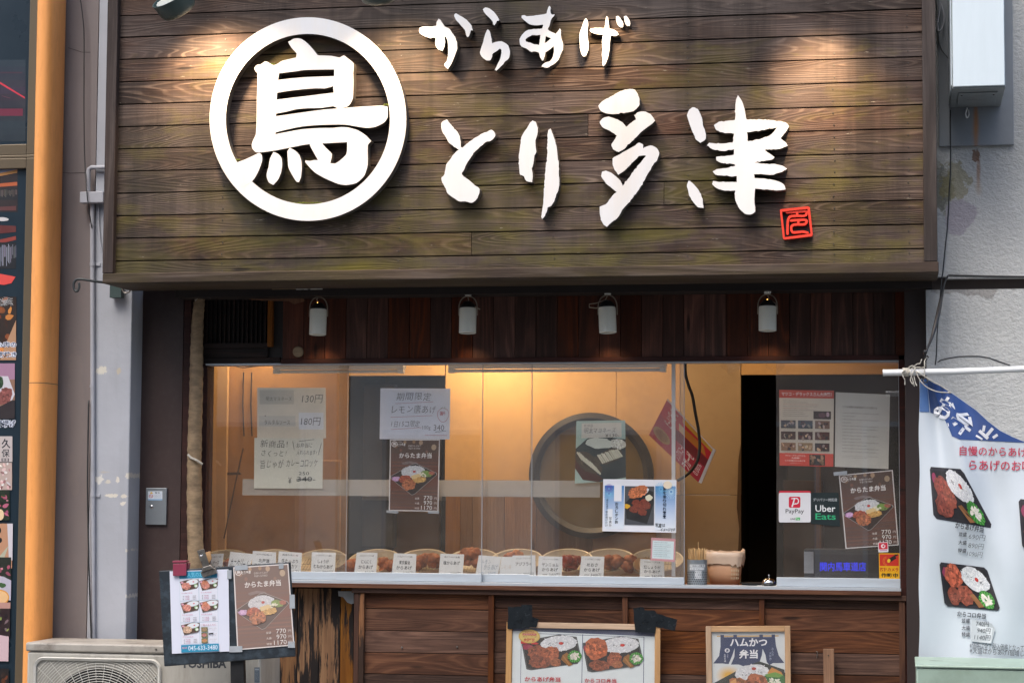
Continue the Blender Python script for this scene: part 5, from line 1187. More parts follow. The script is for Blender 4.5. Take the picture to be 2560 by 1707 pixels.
cards=[([(527,1384),(559,1383),(552,1442),(517,1444)],'price card, leftmost, half hidden by the board clips',std(g,'チーズ','コロッケ','150円')),
([(576,1378),(633,1384),(618,1442),(565,1440)],'handwritten cream croquette card, tilted, second from the left',lambda p:(p.text('カニクリーム',4,14,56,36,'1c2024',hand=2))),
([(632,1376),(690,1380),(689,1441),(628,1438)],'croquette price card between the crab card and the mince cutlet card',std('ホクホク甘味の男爵いも','北海道','男爵コロッケ','150円')),
([(697,1377),(755,1381),(751,1441),(692,1440)],'mince cutlet price card behind the right top corner of the stand board',std('国産牛肉使用','牛たっぷり','メンチカツ','180円')),
([(780,1379),(839,1381),(837,1442),(776,1440)],'ginger breast fried chicken price card',std(g,'しょうが','むねからあげ','390円')),
([(892,1380),(944,1381),(939,1443),(884,1442)],'garlic fried chicken price card, 330 yen',std(g,'にんにく','からあげ','330円')),
([(985,1382),(1041,1384),(1038,1444),(978,1443)],'soy sauce fried chicken price card, 330 yen',std(g,'東京醤油','からあげ','330円')),
([(1101,1383),(1160,1385),(1156,1445),(1096,1444)],'salt fried chicken price card on one line, 330 yen',std('塩からあげ金賞','塩からあげ','','330円')),
([(1197,1387),(1253,1391),(1243,1446),(1187,1446)],'tilted card handwritten in blue for lemon fried chicken',lambda p:(p.text('レモン',10,8,36,20,'4a6c88',hand=1),p.text('からあげ',18,20,56,34,'4a6c88',hand=1),p.text('100g 340円',6,38,54,50,'3a6a98',hand=1))),
([(1254,1391),(1284,1391),(1280,1446),(1246,1446)],'faded blank looking card between the lemon and horse mackerel cards',lambda p:(p.text('レモン味',8,20,52,32,'c9b8a8',.0))),
([(1281,1388),(1338,1387),(1340,1446),(1279,1446)],'horse mackerel fry price card, 250 yen',std('さくさくアジフライ','アジフライ','','250円')),
([(1347,1389),(1406,1391),(1404,1447),(1343,1446)],'yangnyeom fried chicken price card, 340 yen',std('コチュジャン入り甘辛味','ヤンニョム','からあげ','340円')),
([(1454,1389),(1511,1391),(1508,1448),(1447,1447)],'perilla fried chicken price card, 340 yen',std('さっぱり青じその風味','めおさ','からあげ','340円')),
([(1601,1396),(1660,1400),(1661,1450),(1599,1449)],'red ginger fried chicken price card, rightmost of the row',std(g,'紅しょうが','からあげ','340円'))]
for q,l,f in cards: card(q,l,f)
# serving hatch: skewer cup, basket, bell
def at_counter(px,d): return Vector((X(px,d,1450),d,zct-.002))
ct=at_counter(1743,.09); cu=thing('skewer_cup','grey perforated cup full of bamboo skewers at the left of the hatch','cup',ct)
rC=.047; hC=Z(1398,.09,1743)-ct.z
smooth_by_angle(MB().lathe([(0,0),(rC,0),(rC*1.02,hC),(rC*.95,hC),(rC*.93,.01)],ct,(0,0,1),32).build('cup',M['alud'],cu))
mb=MB()
for k in range(6):
    for j in range(16):
        a=R(180+180*(j+.5*(k%2))/15.5); p=ct+Vector((rC*1.012*math.cos(a),rC*1.012*math.sin(a),.018+.0105*k)); mb.lathe([(0,.0008),(.0026,.0008)],p,(math.cos(a),math.sin(a),0),6)
tag(mb.build('perforations',M['black'],cu),kind='stuff')
sp_=Print(lambda x,y,z:(lambda q:Vector((q.x,ct.y-math.sqrt(max(1e-6,(rC*1.03)**2-min((q.x-ct.x)**2,(rC*.99)**2)))-z,q.z)))(P(x,y,.045))); sp_.sub=3
sp_.rect(1724,1410,1762,1417,'c9cdd0'); sp_.rect(1724,1418,1760,1424,'c9cdd0'); sp_.rect(1737,1426,1754,1446,'b9bdc0'); sp_.sub=0; sp_.text('ご自由にお取り',1726,1411,1760,1416,'3c4044'); sp_.text('ください',1728,1419,1750,1423,'3c4044'); sp_.build('cup_label',cu)
r_=random.Random(8); mb=MB()
for k in range(46):
    a=r_.uniform(0,6.28); q=math.sqrt(r_.random())*rC*.86; b=ct+Vector((q*math.cos(a),q*math.sin(a),.01)); tp=b+Vector((r_.uniform(-.006,.006)+math.cos(a)*.004,0,hC-.01+.052+r_.uniform(-.003,.003)+(.03 if k==0 else 0))); mb.tube([b,tp],.0016,5)
tag(mb.build('skewers',M['bamboo'],cu),kind='stuff')
bt=at_counter(1812,.26); bk=thing('basket','peach plastic basket lined with a thin bag beside the skewer cup','basket',bt)
mb=MB(); hB=.155
for i,(z,wx,wy) in enumerate(((0,.066,.05),(.06,.078,.06),(hB,.088,.07))):
    for k in range(36):
        a=2*math.pi*k/36; e=.55; mb.v.append(bt+Vector((wx*math.copysign(abs(math.cos(a))**e,math.cos(a)),wy*math.copysign(abs(math.sin(a))**e,math.sin(a)),z)))
for i in range(2):
    for k in range(36): mb.f.append((i*36+k,i*36+(k+1)%36,(i+1)*36+(k+1)%36,(i+1)*36+k)); mb.c.append(0)
o=mb.build('wall',M['basket'],bk,smooth=True); sm_=o.modifiers.new('thickness','SOLIDIFY'); sm_.thickness=.003
mb=MB(); rr_=random.Random(3)
for i,(z,wx,wy) in enumerate(((.10,.090,.072),(.135,.096,.076),(hB+.006,.098,.08),(hB+.012,.088,.068),(.11,.075,.06))):
    for k in range(40):
        a=2*math.pi*k/40; e=.6; dz=rr_.uniform(-.012,.012) if i in(0,) else rr_.uniform(-.004,.004)+(.012*math.exp(-((a-.2)**2)*8)+.008*math.exp(-((a-3.0)**2)*6) if i in(2,3) else 0)
        j=1+rr_.uniform(-.03,.03); mb.v.append(bt+Vector((j*wx*math.copysign(abs(math.cos(a))**e,math.cos(a)),j*wy*math.copysign(abs(math.sin(a))**e,math.sin(a)),z+dz)))
for i in range(4):
    for k in range(40): mb.f.append((i*40+k,i*40+(k+1)%40,(i+1)*40+(k+1)%40,(i+1)*40+k)); mb.c.append(0)
mb.build('bag_liner',M['bag'],bk,smooth=True)
mb=MB()
for j in range(4):
    for k in range(5): p=bt+Vector((.035+.008*k,-.0655+.0025*k,.035+.018*j)); mb.box(p.x,p.x+.003,p.y,p.y+.002,p.z,p.z+.010)
mb.build('slots',M['plate'],bk)
tb=at_counter(1895,.16); tr=thing('coin_tray','shallow black coin tray on the hatch counter by the bell','tray',tb)
smooth_by_angle(MB().lathe([(0,0),(.06,.0),(.085,.018),(.088,.018),(.088,.022),(.08,.022),(.058,.005),(0,.005)],tb,(0,0,1),36).build('dish',M['black'],tr))
bb=at_counter(1922,.065); 
sd_=MB(); a=RC(1892,1942,1457,1463,.05); o=MB().box(a[0],a[1],.05,.13,zct-.001,zct+.011).build('soap_card',M['paper'],bev=.002); tag(o,'small white card stack under the bell','card stack')
bl=thing('service_bell','shiny chrome service bell on a black base by the right pane','bell',bb+Vector((0,0,.0125)))
o3=bb+Vector((0,.012,.0125))
smooth_by_angle(MB().lathe([(0,0),(.034,0),(.036,.006),(.033,.012),(0,.012)],o3,(0,0,1),28).build('base',M['black'],bl))
smooth_by_angle(MB().lathe([(.033,.013),(.032,.019),(.026,.028),(.016,.034),(.005,.037),(0,.037)],o3,(0,0,1),32).build('dome',M['chrome'],bl))
smooth_by_angle(MB().lathe([(.003,.037),(.003,.046),(.0045,.048),(.0035,.052),(0,.053)],o3,(0,0,1),12).build('button',M['chrome'],bl))
# till display behind the right pane
a=RC(2010,2206,1372,1444,.22); lt_=thing('led_display','grey box with blue glowing letters behind the right pane','display',((a[0]+a[1])/2,.22,a[2]))
M['bluebox']=plain('display_case','3f464e',.4,var=.05); M['led']=plain('blue_led','2230a0',.4,emit=('2433ff',.45))
MB().box(a[0],a[1],.22,.33,a[2]-.03,a[3]).build('case',M['bluebox'],lt_,bev=.006)
b_=RC(2010,2034,1378,1432,.218); MB().box(b_[0],b_[1],.216,.22,b_[2],b_[3]).build('end_panel',M['alu'],lt_,bev=.001)
p=Print(flat(.2195)); p.rect(2036,1385,2196,1430,'2a2f3c'); p.line((2013,1408),(2024,1405),1.5,'2c8a4a'); p.line((2024,1405),(2018,1399),1.5,'2c8a4a'); p.line((2024,1405),(2019,1412),1.5,'2c8a4a'); p.build('screen',lt_,'print_gloss')
p=Print(flat(.219)); p.text('関内馬車道店',2050,1404,2165,1427,'ffffff',.012); o=p.build('led_text',lt_); o.data.materials[0]=M['led']

def lbst(p):
    p.rect(0,0,34,26,'c9d2dc'); p.rect(0,22,34,26,'8fb0d0'); p.poly([(4,7),(8,1),(12,7)],'d8b020'); p.text('警告',16,2,28,7,'55595e',.01); p.ell(7,14,5,5,'b05058',0,20); p.ell(7,14,3.6,3.6,'d0d4da',0,20); p.line((4,11),(10,17),1,'b05058'); p.words(15,9,32,3,4,'7a8088',.5,last=1)
p=Print(flat(-.0146),rq(370,1227,406,1250),34,26); lbst(p); p.build('warning_sticker',LOCKBOX)

# odds and ends in the room
def smear(name,q,d,m,th=.01):
    return MB().slab([(P(a,b,d).x,P(a,b,d).z) for a,b in reversed(q)],d,d+th).build(name,M[m],rm)
M['grease']=plain('greasy_wood','5a452c',.5,var=.3,vs=6)
smear('torn_wall_edge',[(1846,1150),(1852,1110),(1853,1440),(1849,1440),(1845,1380),(1848,1320),(1842,1270),(1844,1210)],YB-.012,'grease')
smear('cupboard_edge',[(562,1180),(600,1180),(602,1186),(562,1187)],YB-.28,'grease')
MB().tube([P(608,1120,YB-.3),P(590,1200,YB-.3),P(560,1345,YB-.3)],.004,6).build('broom_handle',M['grease'],rm)
for x_ in (609,629): MB().tube([P(x_,930,YB-.27),P(x_-2,1010,YB-.27),P(x_+1,1090,YB-.27)],.0035,6).build('wall_wire',M['wire'],rm)
a=RC(735,850,1150,1420,YB-.28); MB().box(a[0],a[1],YB-.28,YB-.26,a[2],a[3]).build('cupboard_door',M['roombrown'],rm,bev=.004)
a=RC(905,1105,1240,1250,YB+.4); MB().box(a[0],a[1],YB+.4,YB+.6,a[2],a[3]).build('shelf',M['steel'],rm)
for k in range(6):
    a=RC(912+k*32,936+k*32,1205-(k%3)*8,1240,YB+.45); MB().box(a[0],a[1],YB+.45,YB+.52,a[2],a[3]).build('container',M[('white','bluebox','room2')[k%3]],rm,bev=.006)
a=RC(1960,2060,1200,1375,YB+.5); MB().box(a[0],a[1],YB+.4,YB+.6,a[2]-.2,a[3]).build('crate',M['grease'],rm,bev=.006)
a=RC(2040,2052,1080,1370,YB+.3); MB().box(a[0],a[1],YB+.3,YB+.33,a[2],a[3]).build('upright',M['roomlow'],rm)
# ---------------------------------------------------------------- four lamps under the soffit
lab4=['white lamp under the soffit next to the louvre, above the cream price sheet','white lamp under the soffit above the second pane, cord sticking out right','white lamp under the soffit leaning slightly, with its cord looped left','rightmost white lamp under the soffit, above the serving hatch']
for k,(px,y0,y1,yb,ln) in enumerate(((796,775,839,733,0),(1170,772,835,731,0),(1519,770,834,728,.05),(1919,768,829,726,0))):
    d=-.10; w_=44/2*S*.97; zt_=Z(y0,d,px); zb_=Z(y1,d,px); zq=Z(yb,d,px); xx=X(px,d,800)
    t=thing('soffit_lamp',lab4[k],'lamp',(xx,d,zt_),'white soffit lamps over the window')
    h=zt_-zb_; ax=Vector((-ln,0.06,1)).normalized(); b=Vector((xx+ln*h*.5,d-.01,zb_+.003))
    smooth_by_angle(MB().lathe([(w_*.86,0.004),(w_*.9,0),(w_,.002),(w_,h*.93),(w_*.96,h)],b,ax,32).build('shade',M['lampwhite'],t),50)
    smooth_by_angle(MB().lathe([(w_*.95,h-.002),(w_*.90,h+.012),(w_*.5,h+.03),(w_*.2,h+.036),(0,h+.036)],b,ax,28).build('cap',M['black'],t),50)
    MB().lathe([(0,.012),(w_*.8,.012)],b,ax,20).build('diffuser',M['lampwhite'],t,smooth=True)
    if k in (0,3): MB().lathe([(0,.003),(.0035,.0),(0,-.003)],b+ax*(h+.030)+Vector((.0,-w_*.45,0)),(0,-1,.3),8).build('glow_slit',M['glow'],t)
    smooth_by_angle(MB().lathe([(0,0),(.0155,0),(.0165,.004),(.0165,.022),(0,.022)],(xx,d,zq-.016),(0,0,1),20).build('mount',M['lampwhite'],t))
    pts=[]; hw=w_+.004
    for i in range(15):
        a=math.pi*i/14; pts.append(Vector((xx+hw*math.cos(a),d,zt_-.008+(zq-.018-zt_+.008)*math.sin(a)**.7)))
    pts=[Vector((xx+hw,d,zt_-.032))]+pts+[Vector((xx-hw,d,zt_-.032))]
    MB().tube(pts,.0029,6).build('yoke',M['lampyoke'],t)
    fl=[[(0,.7),(-4,8),(2,18),(10,26)],[(0,2),(2,14),(14,26),(30,34)],[(0,2),(-6,14),(-30,22),(-46,24),(-46,32),(-28,34),(-4,22)],[(0,2),(4,16),(20,24),(24,38)]][k]
    V=[P(px+a,yb+b_+8,d-.012) for a,b_ in fl]; MB().tube(V,.0026,6).build('cord',M['lampyoke'],t,smooth=True)
    ld=bpy.data.lights.new('lamp_light','SPOT'); ld.energy=.5; ld.color=(1,.66,.34); ld.spot_size=R(100); ld.spot_blend=.6; ld.shadow_soft_size=.02
    lo=bpy.data.objects.new('lamp_light',ld); C.objects.link(lo); lo.location=b-ax*.006-origin(t); lo.parent=t; lo.rotation_euler=(R(14),0,0)
# scraps of flex under the sign
# ---------------------------------------------------------------- framed posters on the wainscot
def framed(name,label,quad,wf,d,draw,W,H,top_m='palewood'):
    b=P((quad[2][0]+quad[3][0])/2,quad[2][1],d); t=thing(name,label,'framed poster',b)
    (ax,ay),(bx,by),(cx,cy),(dx,dy)=quad
    def bil(u,v): 
        return ((ax*(1-u)+bx*u)*(1-v)+(dx*(1-u)+cx*u)*v,(ay*(1-u)+by*u)*(1-v)+(dy*(1-u)+cy*u)*v)
    fu=wf/(bx-ax); fv=wf/(dy-ay)
    def bar(u0,u1,v0,v1,m):
        q=[bil(u0,v0),bil(u1,v0),bil(u1,v1),bil(u0,v1)]; MB().slab([(P(a,b_,d).x,P(a,b_,d).z) for a,b_ in reversed(q)],d-.018,d).build('frame_bar',M[m],t,bev=.0018)
    bar(fu,1-fu,0,fv,'palewood'); bar(fu,1-fu,1-fv,1,'palewood'); bar(0,fu-.0005,0,1,'palewoodv'); bar(1-fu+.0005,1,0,1,'palewoodv')
    inner=[bil(fu,fv),bil(1-fu,fv),bil(1-fu,1-fv),bil(fu,1-fv)]
    sheet(t,inner,d-.006); p=Print(flat(d-.0065),inner,W,H); p.rnd=random.Random(int(ax)); draw(p); p.build('artwork',t)
    q=[P(a,b_,d-.0125) for a,b_ in inner]; MB().add(q,[(3,2,1,0)]).build('cover_film',M['acryl'],t); return t
def f1(p):
    # 358 x 330
    p.rect(0,0,358,330,'d3dcde'); p.poly([(0,0),(358,0),(358,17),(0,8)],'3c4766'); p.rect(0,0,358,9,'3c4766')
    p.line((22,14),(330,19),1.2,'2e3d66'); p.line((22,14),(22,330),1.2,'2e3d66'); p.line((176,14),(174,330),1.6,'2e3d66'); p.line((330,19),(329,330),1.6,'2e3d66')
    o=p.push([(24,16),(173,16),(173,110),(24,110)],100,70); bento(p,'kara'); p.xf=o
    o=p.push([(177,18),(328,18),(328,112),(177,112)],100,70); bento(p,'koro'); p.xf=o
    p.poly([(20,36),(36,30),(40,40),(22,42)],'c0282c'); p.poly([(66,40),(50,34),(46,42),(62,43)],'c0282c'); p.ell(42,22,27,18,'c4a450',0,30); p.ell(42,22,24,15.5,'d2b765',0,30)
    p.text('日本唐揚協会',31,9,55,13,'b03428',.03); p.rect(25,14.5,60,20,'b02c34'); p.text('からあげグランプリ',27,15.5,58,19,'e8dcc0',.01); p.text('東日本しょうゆダレ部門',26,22,61,24.5,'4c4030'); p.text('金賞受賞',28,27,56,36,'b03428',.05)
    p.text('からあげ弁当',32,126,122,139,'b8303c',.03); p.text('からコロ弁当',182,128,262,140,'b8303c',.03); p.text('(からあげ・コロッケ)',198,146,274,154,'2c2c30',.01)
    p.text('並盛 690円',34,150,140,160,'2c2c30',.01); p.text('並盛 740円',184,160,280,170,'2c2c30',.01)
    for k,(a,b,c_) in enumerate((('大盛','890円','940円'),('特盛','1090円','1140円'))): p.text(a+' '+b,34,166+k*16,140,176+k*16,'2c2c30',.01); p.text(a+' '+c_,184,176+k*16,280,186+k*16,'2c2c30',.01)
fp1=framed('framed_poster','large pale framed fried chicken lunch poster held up by black tape',[(1268,1553),(1652,1560),(1650,1905),(1262,1900)],14,-.045,f1,358,330)
def f2(p):
    # 186 x 280, frame scale about .153 of the zoom
    p.rect(0,0,186,280,'cdd3d5'); p.rect(13,10,170,13,'c49a4c'); n='2c3a5e'
    for x in (22,55,121,152): p.rect(x,8,x+9,15,n)
    p.poly([(22,14),(161,14),(163,36),(170,62),(184,81),(155,81),(146,86),(139,78),(136,60),(129,44),(127,60),(121,78),(110,88),(96,92),(78,88),(68,84),(48,84),(57,64),(58,42),(52,60),(42,83),(26,81),(3,81),(18,62),(22,38)],n)
    p.text('ハムかつ',46,17,141,38,'e4e6e8',.03); p.text('弁当',69,46,117,69,'e4e6e8',.03); p.ell(39,48,6.5,5.6,'d8dade',0,20); p.text('鳥',35.5,44.5,42.5,51.5,n,.04)
    p.vtext('からあげ',38,56,42,68,'b9bfcc'); p.vtext('とり多津',30,56,36,78,'ccd0d8',.02); p.vtext('みんな',151,41,158,62,'9aa6c0'); p.vtext('大好き',145,52,152,74,'9aa6c0')
    for k in range(10):
        f=k/9; c=tuple(a*(1-f)+b*f for a,b in zip(srgb('cdd3d5'),srgb('d4a43a'))); p.ell(42,112,36-26*f,28-20*f,c,0,24)
    p.poly([(0,133),(78,92),(120,76),(184,98),(186,150),(186,240),(0,240)],'26302f'); p.poly([(10,140),(80,98),(122,82),(186,106),(186,230),(10,230)],'1b2322')
    rice(p,102,108,44,24,-.12,160,False); p.ell(106,95,6,4,'a83c34',0,12); 
    p.poly([(140,106),(152,92),(176,104),(180,112),(150,112)],'c08438'); p.poly([(128,116),(150,106),(184,114),(186,150),(130,150)],'2c6a34'); p.poly([(134,110),(160,104),(182,112),(170,118),(140,116)],'68963c')
    for k in range(40): p.ell(154+p.rnd.uniform(-19,19),134+p.rnd.uniform(-13,13),5,2.6,jit('dcdccc',p.rnd,.1),p.rnd.uniform(0,3),7,.2)
    piece(p,70,142,32,24,'b46a30',.2,90,); piece(p,112,140,32,30,'ac5a28',.35,110); p.poly([(46,128),(60,120),(66,150),(50,160)],'c89254')
    piece(p,30,146,12,8,'c87a9c',0,20)
    p.rect(0,200,186,280,'cdd3d5'); p.text('みんな大好き',30,214,156,236,n,.02); p.text('並盛 740円',30,246,156,262,'2c2c30',.01)
fp2=framed('framed_poster','smaller pale framed ham cutlet lunch poster with navy curtain drawing',[(1765,1564),(1976,1563),(1979,1864),(1769,1866)],14,-.045,f2,186,280)
def btape(label,strips):
    t=thing('tape_patch',label,'tape',P(strips[0][0][0],strips[0][0][1],-.07))
    for k,q in enumerate(strips):
        r_=random.Random(k+int(q[0][0])); pts=[]
        for i in range(len(q)):
            a,b=q[i],q[(i+1)%len(q)]
            for j in range(4): f=j/4; pts.append((a[0]+(b[0]-a[0])*f+r_.uniform(-.7,.7),a[1]+(b[1]-a[1])*f+r_.uniform(-.7,.7)))
        d=-.066-.002*k; cxm=sum(a for a,_ in q)/len(q); mb=MB()
        W=[(P(a,b,d).x,P(a,b,d).z) for a,b in reversed(pts)]; mb.slab(W,d-.0008,d); mb.build('tape_strip',M['blackt'],t)
btape('black tape patch on the top left corner of the large framed poster',[[(1270,1516),(1302,1515),(1304,1511),(1331,1511),(1331,1541),(1348,1547),(1346,1551),(1270,1552)],[(1268,1550),(1345,1550),(1341,1568),(1328,1567),(1300,1571),(1269,1571)]])
btape('black tape patch on the top right corner of the large framed poster',[[(1583,1519),(1608,1516),(1612,1524),(1636,1524),(1642,1532),(1693,1548),(1688,1575),(1650,1568),(1606,1558),(1585,1552)],[(1585,1546),(1642,1553),(1640,1561),(1638,1581),(1588,1578)]])
sk=thing('wooden_stake','short light wooden stake leaning on the wainscot right of the small framed poster','stake',P(2074,1900,-.06))
q=[(2058,1621),(2085,1621),(2088,1900),(2062,1900)]; MB().slab([(P(a,b,-.05).x,P(a,b,-.05).z) for a,b in reversed(q)],-.06,-.035).build('bar',M['stake'],sk,bev=.002)
MB().lathe([(0,0),(.003,0),(.0035,.004),(0,.004)],P(2071,1637,-.0605),(0,-1,0),8).build('screw',M['bronzed'],sk)
cable('bent_nail',[(2040,1628),(2044,1629),(2043,1636),(2042,1644)],-.006,.0016,M['steel'],'small bent nail in the wainscot left of the wooden stake','nail')

# ---------------------------------------------------------------- outdoor unit
AF,AB=-.56,-.24
au=thing('air_conditioner','grimy beige outdoor air conditioner unit standing below the left pier','air conditioner',(X(360,AF,1650),(AF+AB)/2,0))
a=RC(67,651,1632,1707,AF); ax0,ax1,zt_=X(67,AF,1640),X(651,AF,1660),Z(1632,AF,300); zlid=Z(1609,AF,300); zbm=.12
smooth_by_angle(MB().box(ax0,ax1,AF,AB,zbm,zt_).build('casing',M['acbody'],au,bev=.012))
smooth_by_angle(MB().box(ax0-.006,ax1+.006,AF-.006,AB+.004,zt_+.001,zlid).build('lid',M['aclid'],au,bev=.009))
for xx in (ax0+.12,ax1-.20): MB().box(xx,xx+.08,AF-.02,AB+.02,0,zbm-.001).build('foot',M['black'],au,bev=.004)
MB().lathe([(0,.003),(.004,.003),(.005,0)],P(390,1622,AF-.0065),(0,-1,0),10).build('screw',M['steel'],au)
# grille
gx0,gx1,gz1=X(84,AF,1700),X(404,AF,1700),Z(1643,AF,250); gz0=gz1-(gx1-gx0)*.95; rc=.05
def rr_loop(x0,x1,z0,z1,r0,n=8):
    L=[]
    for (cx,cz,a0) in ((x1-r0,z1-r0,0),(x0+r0,z1-r0,90),(x0+r0,z0+r0,180),(x1-r0,z0+r0,270)):
        for k in range(n+1): a=R(a0+90*k/n); L.append((cx+r0*math.cos(a),cz+r0*math.sin(a)))
    return L
mb=MB(); o_=rr_loop(gx0,gx1,gz0,gz1,rc); i_=rr_loop(gx0+.015,gx1-.015,gz0+.015,gz1-.015,rc-.012); n=len(o_)
v=[(x,AF-.004,z) for x,z in o_]+[(x,AF-.018,z) for x,z in [(a*.7+b*.3,c*.7+d_*.3) for (a,c),(b,d_) in zip(o_,i_)]]+[(x,AF-.012,z) for x,z in i_]+[(x,AF-.002,z) for x,z in i_]
mb.add(v,[(i+n*j,(i+1)%n+n*j,(i+1)%n+n*(j+1),i+n*(j+1)) for j in range(3) for i in range(n)]); smooth_by_angle(mb.build('grille_surround',M['acwhite'],au))
MB().add([(x,AF-.0012,z) for x,z in i_],[tuple(range(n))]).build('grille_backing',M['acbody'],au)
_gc=(P(252,1640,AF).x,gz1-(gx1-gx0)*.5); MB().lathe([(0,.0016),((gx1-gx0)*.43,.0016)],(_gc[0],AF,_gc[1]),(0,-1,0),48).build('fan_shade_disc',M['acdark'],au)  # flat black disc, painted as the shade inside the fan hollow
gcx,gcz=P(252,1640,AF).x,gz1-(gx1-gx0)*.5; mb=MB()
def inside(x,z,m=.013):
    if not(gx0+m<x<gx1-m and gz0+m<z<gz1-m): return False
    for cx_,cz_,sx,sz in ((gx0+rc,gz0+rc,-1,-1),(gx0+rc,gz1-rc,-1,1),(gx1-rc,gz0+rc,1,-1),(gx1-rc,gz1-rc,1,1)):
        if (x-cx_)*sx>0 and (z-cz_)*sz>0 and math.hypot(x-cx_,z-cz_)>rc-m+.002: return False
    return True
RG=(gx1-gx0)*.47
k=0; r0=.03
while r0<.46:
    N_=96; run=[]
    for i in range(N_+1):
        a=2*math.pi*i/N_; x=gcx+r0*math.cos(a); z=gcz+r0*math.sin(a); y=AF-.006-(.012*max(0,1-(r0/RG)**2) if r0<RG else 0)
        if inside(x,z): run.append((x,y,z))
        else:
            if len(run)>2: mb.tube(run,.0016,4,caps=False)
            run=[]
    if len(run)>2: mb.tube(run,.0016,4,caps=False)
    r0+=.0118
for i in range(40):
    a=2*math.pi*(i+.5)/40; run=[]
    for j in range(40):
        r1=.03+j*.0115; x=gcx+r1*math.cos(a); z=gcz+r1*math.sin(a); y=AF-.004-(.012*max(0,1-(r1/RG)**2) if r1<RG else 0)
        if inside(x,z) and (r1>.14 or i%2==0): run.append((x,y,z))
    if len(run)>2: mb.tube(run,.0015,4,caps=False)
tag(mb.build('grille_wires',M['acwhite'],au),kind='stuff')
mb=MB(); 
for i in range(48):
    a=2*math.pi*i/48; b=2*math.pi*(i+1)/48; R1,R2=RG-.004,RG+.006
    mb.add([(gcx+r_*math.cos(t),y,gcz+r_*math.sin(t)) for r_,t,y in ((R1,a,AF-.003),(R2,a,AF-.003),(R2,b,AF-.003),(R1,b,AF-.003))],[(0,1,2,3)])
p_=Print(flat(AF-.0006)); p_.text('TOSHIBA',453,1646,566,1669,'3a3f46',.035); p_.rect(636,1667,649,1705,'5c6b78'); p_.rect(637.5,1670,647.5,1674,'9aa6b0'); p_.words(637.5,1677,648,3.4,7,'a8b2ba',.5,last=1); p_.build('lettering',au)

# ---------------------------------------------------------------- menu stand
SD=-.86
st=thing('menu_stand','slanting black menu board on a black pole with two menus clipped and taped on it','menu stand',(X(600,SD,1900),SD,0))
bq=[(397,1426),(725,1404),(738,1640),(410,1665)]
def slabq(par,name,q,d,back,m,bev=0):
    return MB().slab([(P(a,b,d).x,P(a,b,d).z) for a,b in reversed(q)],d,back).build(name,M[m],par,bev=bev)
slabq(st,'board',bq,SD,SD+.016,'board',.004)
fq=[(574,1655),(605,1653),(612,1716),(580,1716)]
b0=P(590,1655,SD+.03); b1=P(604,1900,SD+.03); b1.z=.0
MB().slab([(b0.x-.031,b0.z+.25),(b1.x-.035,0),(b1.x+.035,0),(b0.x+.030,b0.z+.25)],SD+.018,SD+.05).build('pole',M['black'],st,bev=.004)
MB().box(b1.x-.25,b1.x+.25,SD-.10,SD+.15,.0,.02).build('foot',M['black'],st,bev=.004)
def m1(p):
    # 155 x 208
    p.rect(0,0,155,208,'dbe0ef'); p.rect(25,2,125,20,'2f8fb4'); p.text('人気のお弁当',46,4,108,17,'7fd0e8',.0)
    p.rect(25,20,126,186,'c4d4e0'); p.rect(26,21,125,185,'dfe3ef'); 
    for y in (76,131): p.line((25,y),(126,y),.8,'7fa9bd')
    p.line((76,20),(76,186),.8,'7fa9bd')
    for j in range(3):
        for i in range(2):
            x,y=26+i*51,21+j*55
            if j==2 and i==1:
                p.text('ご飯のおともに',80,136,120,141,'c89aa8')
                for q_ in range(3): p.rect(80,144+q_*14,97,156+q_*14,'7c7a54'); piece(p,88,150+q_*14,7,4,('a8886a','c07a78','c88a58')[q_],0,10); p.words(100,146+q_*14,122,5,1,'a89a9a',.5,last=1); p.words(108,151+q_*14,120,4,1,'a89a9a',.5,last=1)
                p.poly([(99,160),(112,159),(113,162),(99,163)],'16161a'); continue
            o=p.push([(x,y),(x+50,y),(x+50,y+31),(x,y+31)],100,70); 
            T=[(0,14),(62,0),(100,4),(98,44),(90,56),(16,70)]; p.poly(T,'6a5a50'); p.poly([(5,18),(62,5),(94,8),(92,42),(86,52),(19,64)],'54433a')
            p.ell(66,18,32,15,'dfe4e8',-.1,20,.05); p.ell(72,17,5,3.5,'d06470',0,8); piece(p,34,40,24,20,('d88a78' if j<2 else 'd8b090'),.2,30,); p.ell(12,20,8,6,'d8a0b0',0,8)
            if i==1: piece(p,30,24,16,14,'d88460',0,20)
            p.ell(84,40,10,10,'8fc08a',0,10); p.ell(86,42,7,7,'e4e8e0',0,9,.1); p.xf=o
            p.text('からあげ弁当',x+4,y+34,x+32,y+37,'d098b0')
            for q_ in range(3): p.text('並大特'[q_],x+7,y+42+q_*4,x+9.5,y+44.6+q_*4,'4a4a50'); p.text('からあげ3個',x+12,y+42+q_*4,x+24,y+44.6+q_*4,'b04c78'); p.text(('690円','890円','990円')[q_],x+33,y+42+q_*4,x+42,y+44.6+q_*4,'7a7478')
    p.rect(25,187,126,206,'2f8fb4'); p.text('関内店',28,192,41,197,'e0a0b0'); p.text('045-633-3480',44,190,123,202,'d4e2f0',.012)
mt1=thing('menu_sheet','white menu sheet with six lunch photos and phone number clipped to the stand','menu',P(500,1633,SD))
q1=[(424,1427),(571,1422),(574,1627),(430,1633)]; sheet(mt1,q1,SD-.003); p=Print(flat(SD-.0036),q1,155,208); m1(p); p.build('artwork',mt1,'print_gloss')
mt2=thing('menu_sheet','brown lunch box menu taped to the right half of the stand','menu',P(660,1620,SD))
q2=[(583,1417),(721,1408),(736,1612),(593,1624)]; sheet(mt2,q2,SD-.003); p=Print(flat(SD-.0036),q2,100,157); karatama(p,.28); p.build('artwork',mt2,'print_gloss')
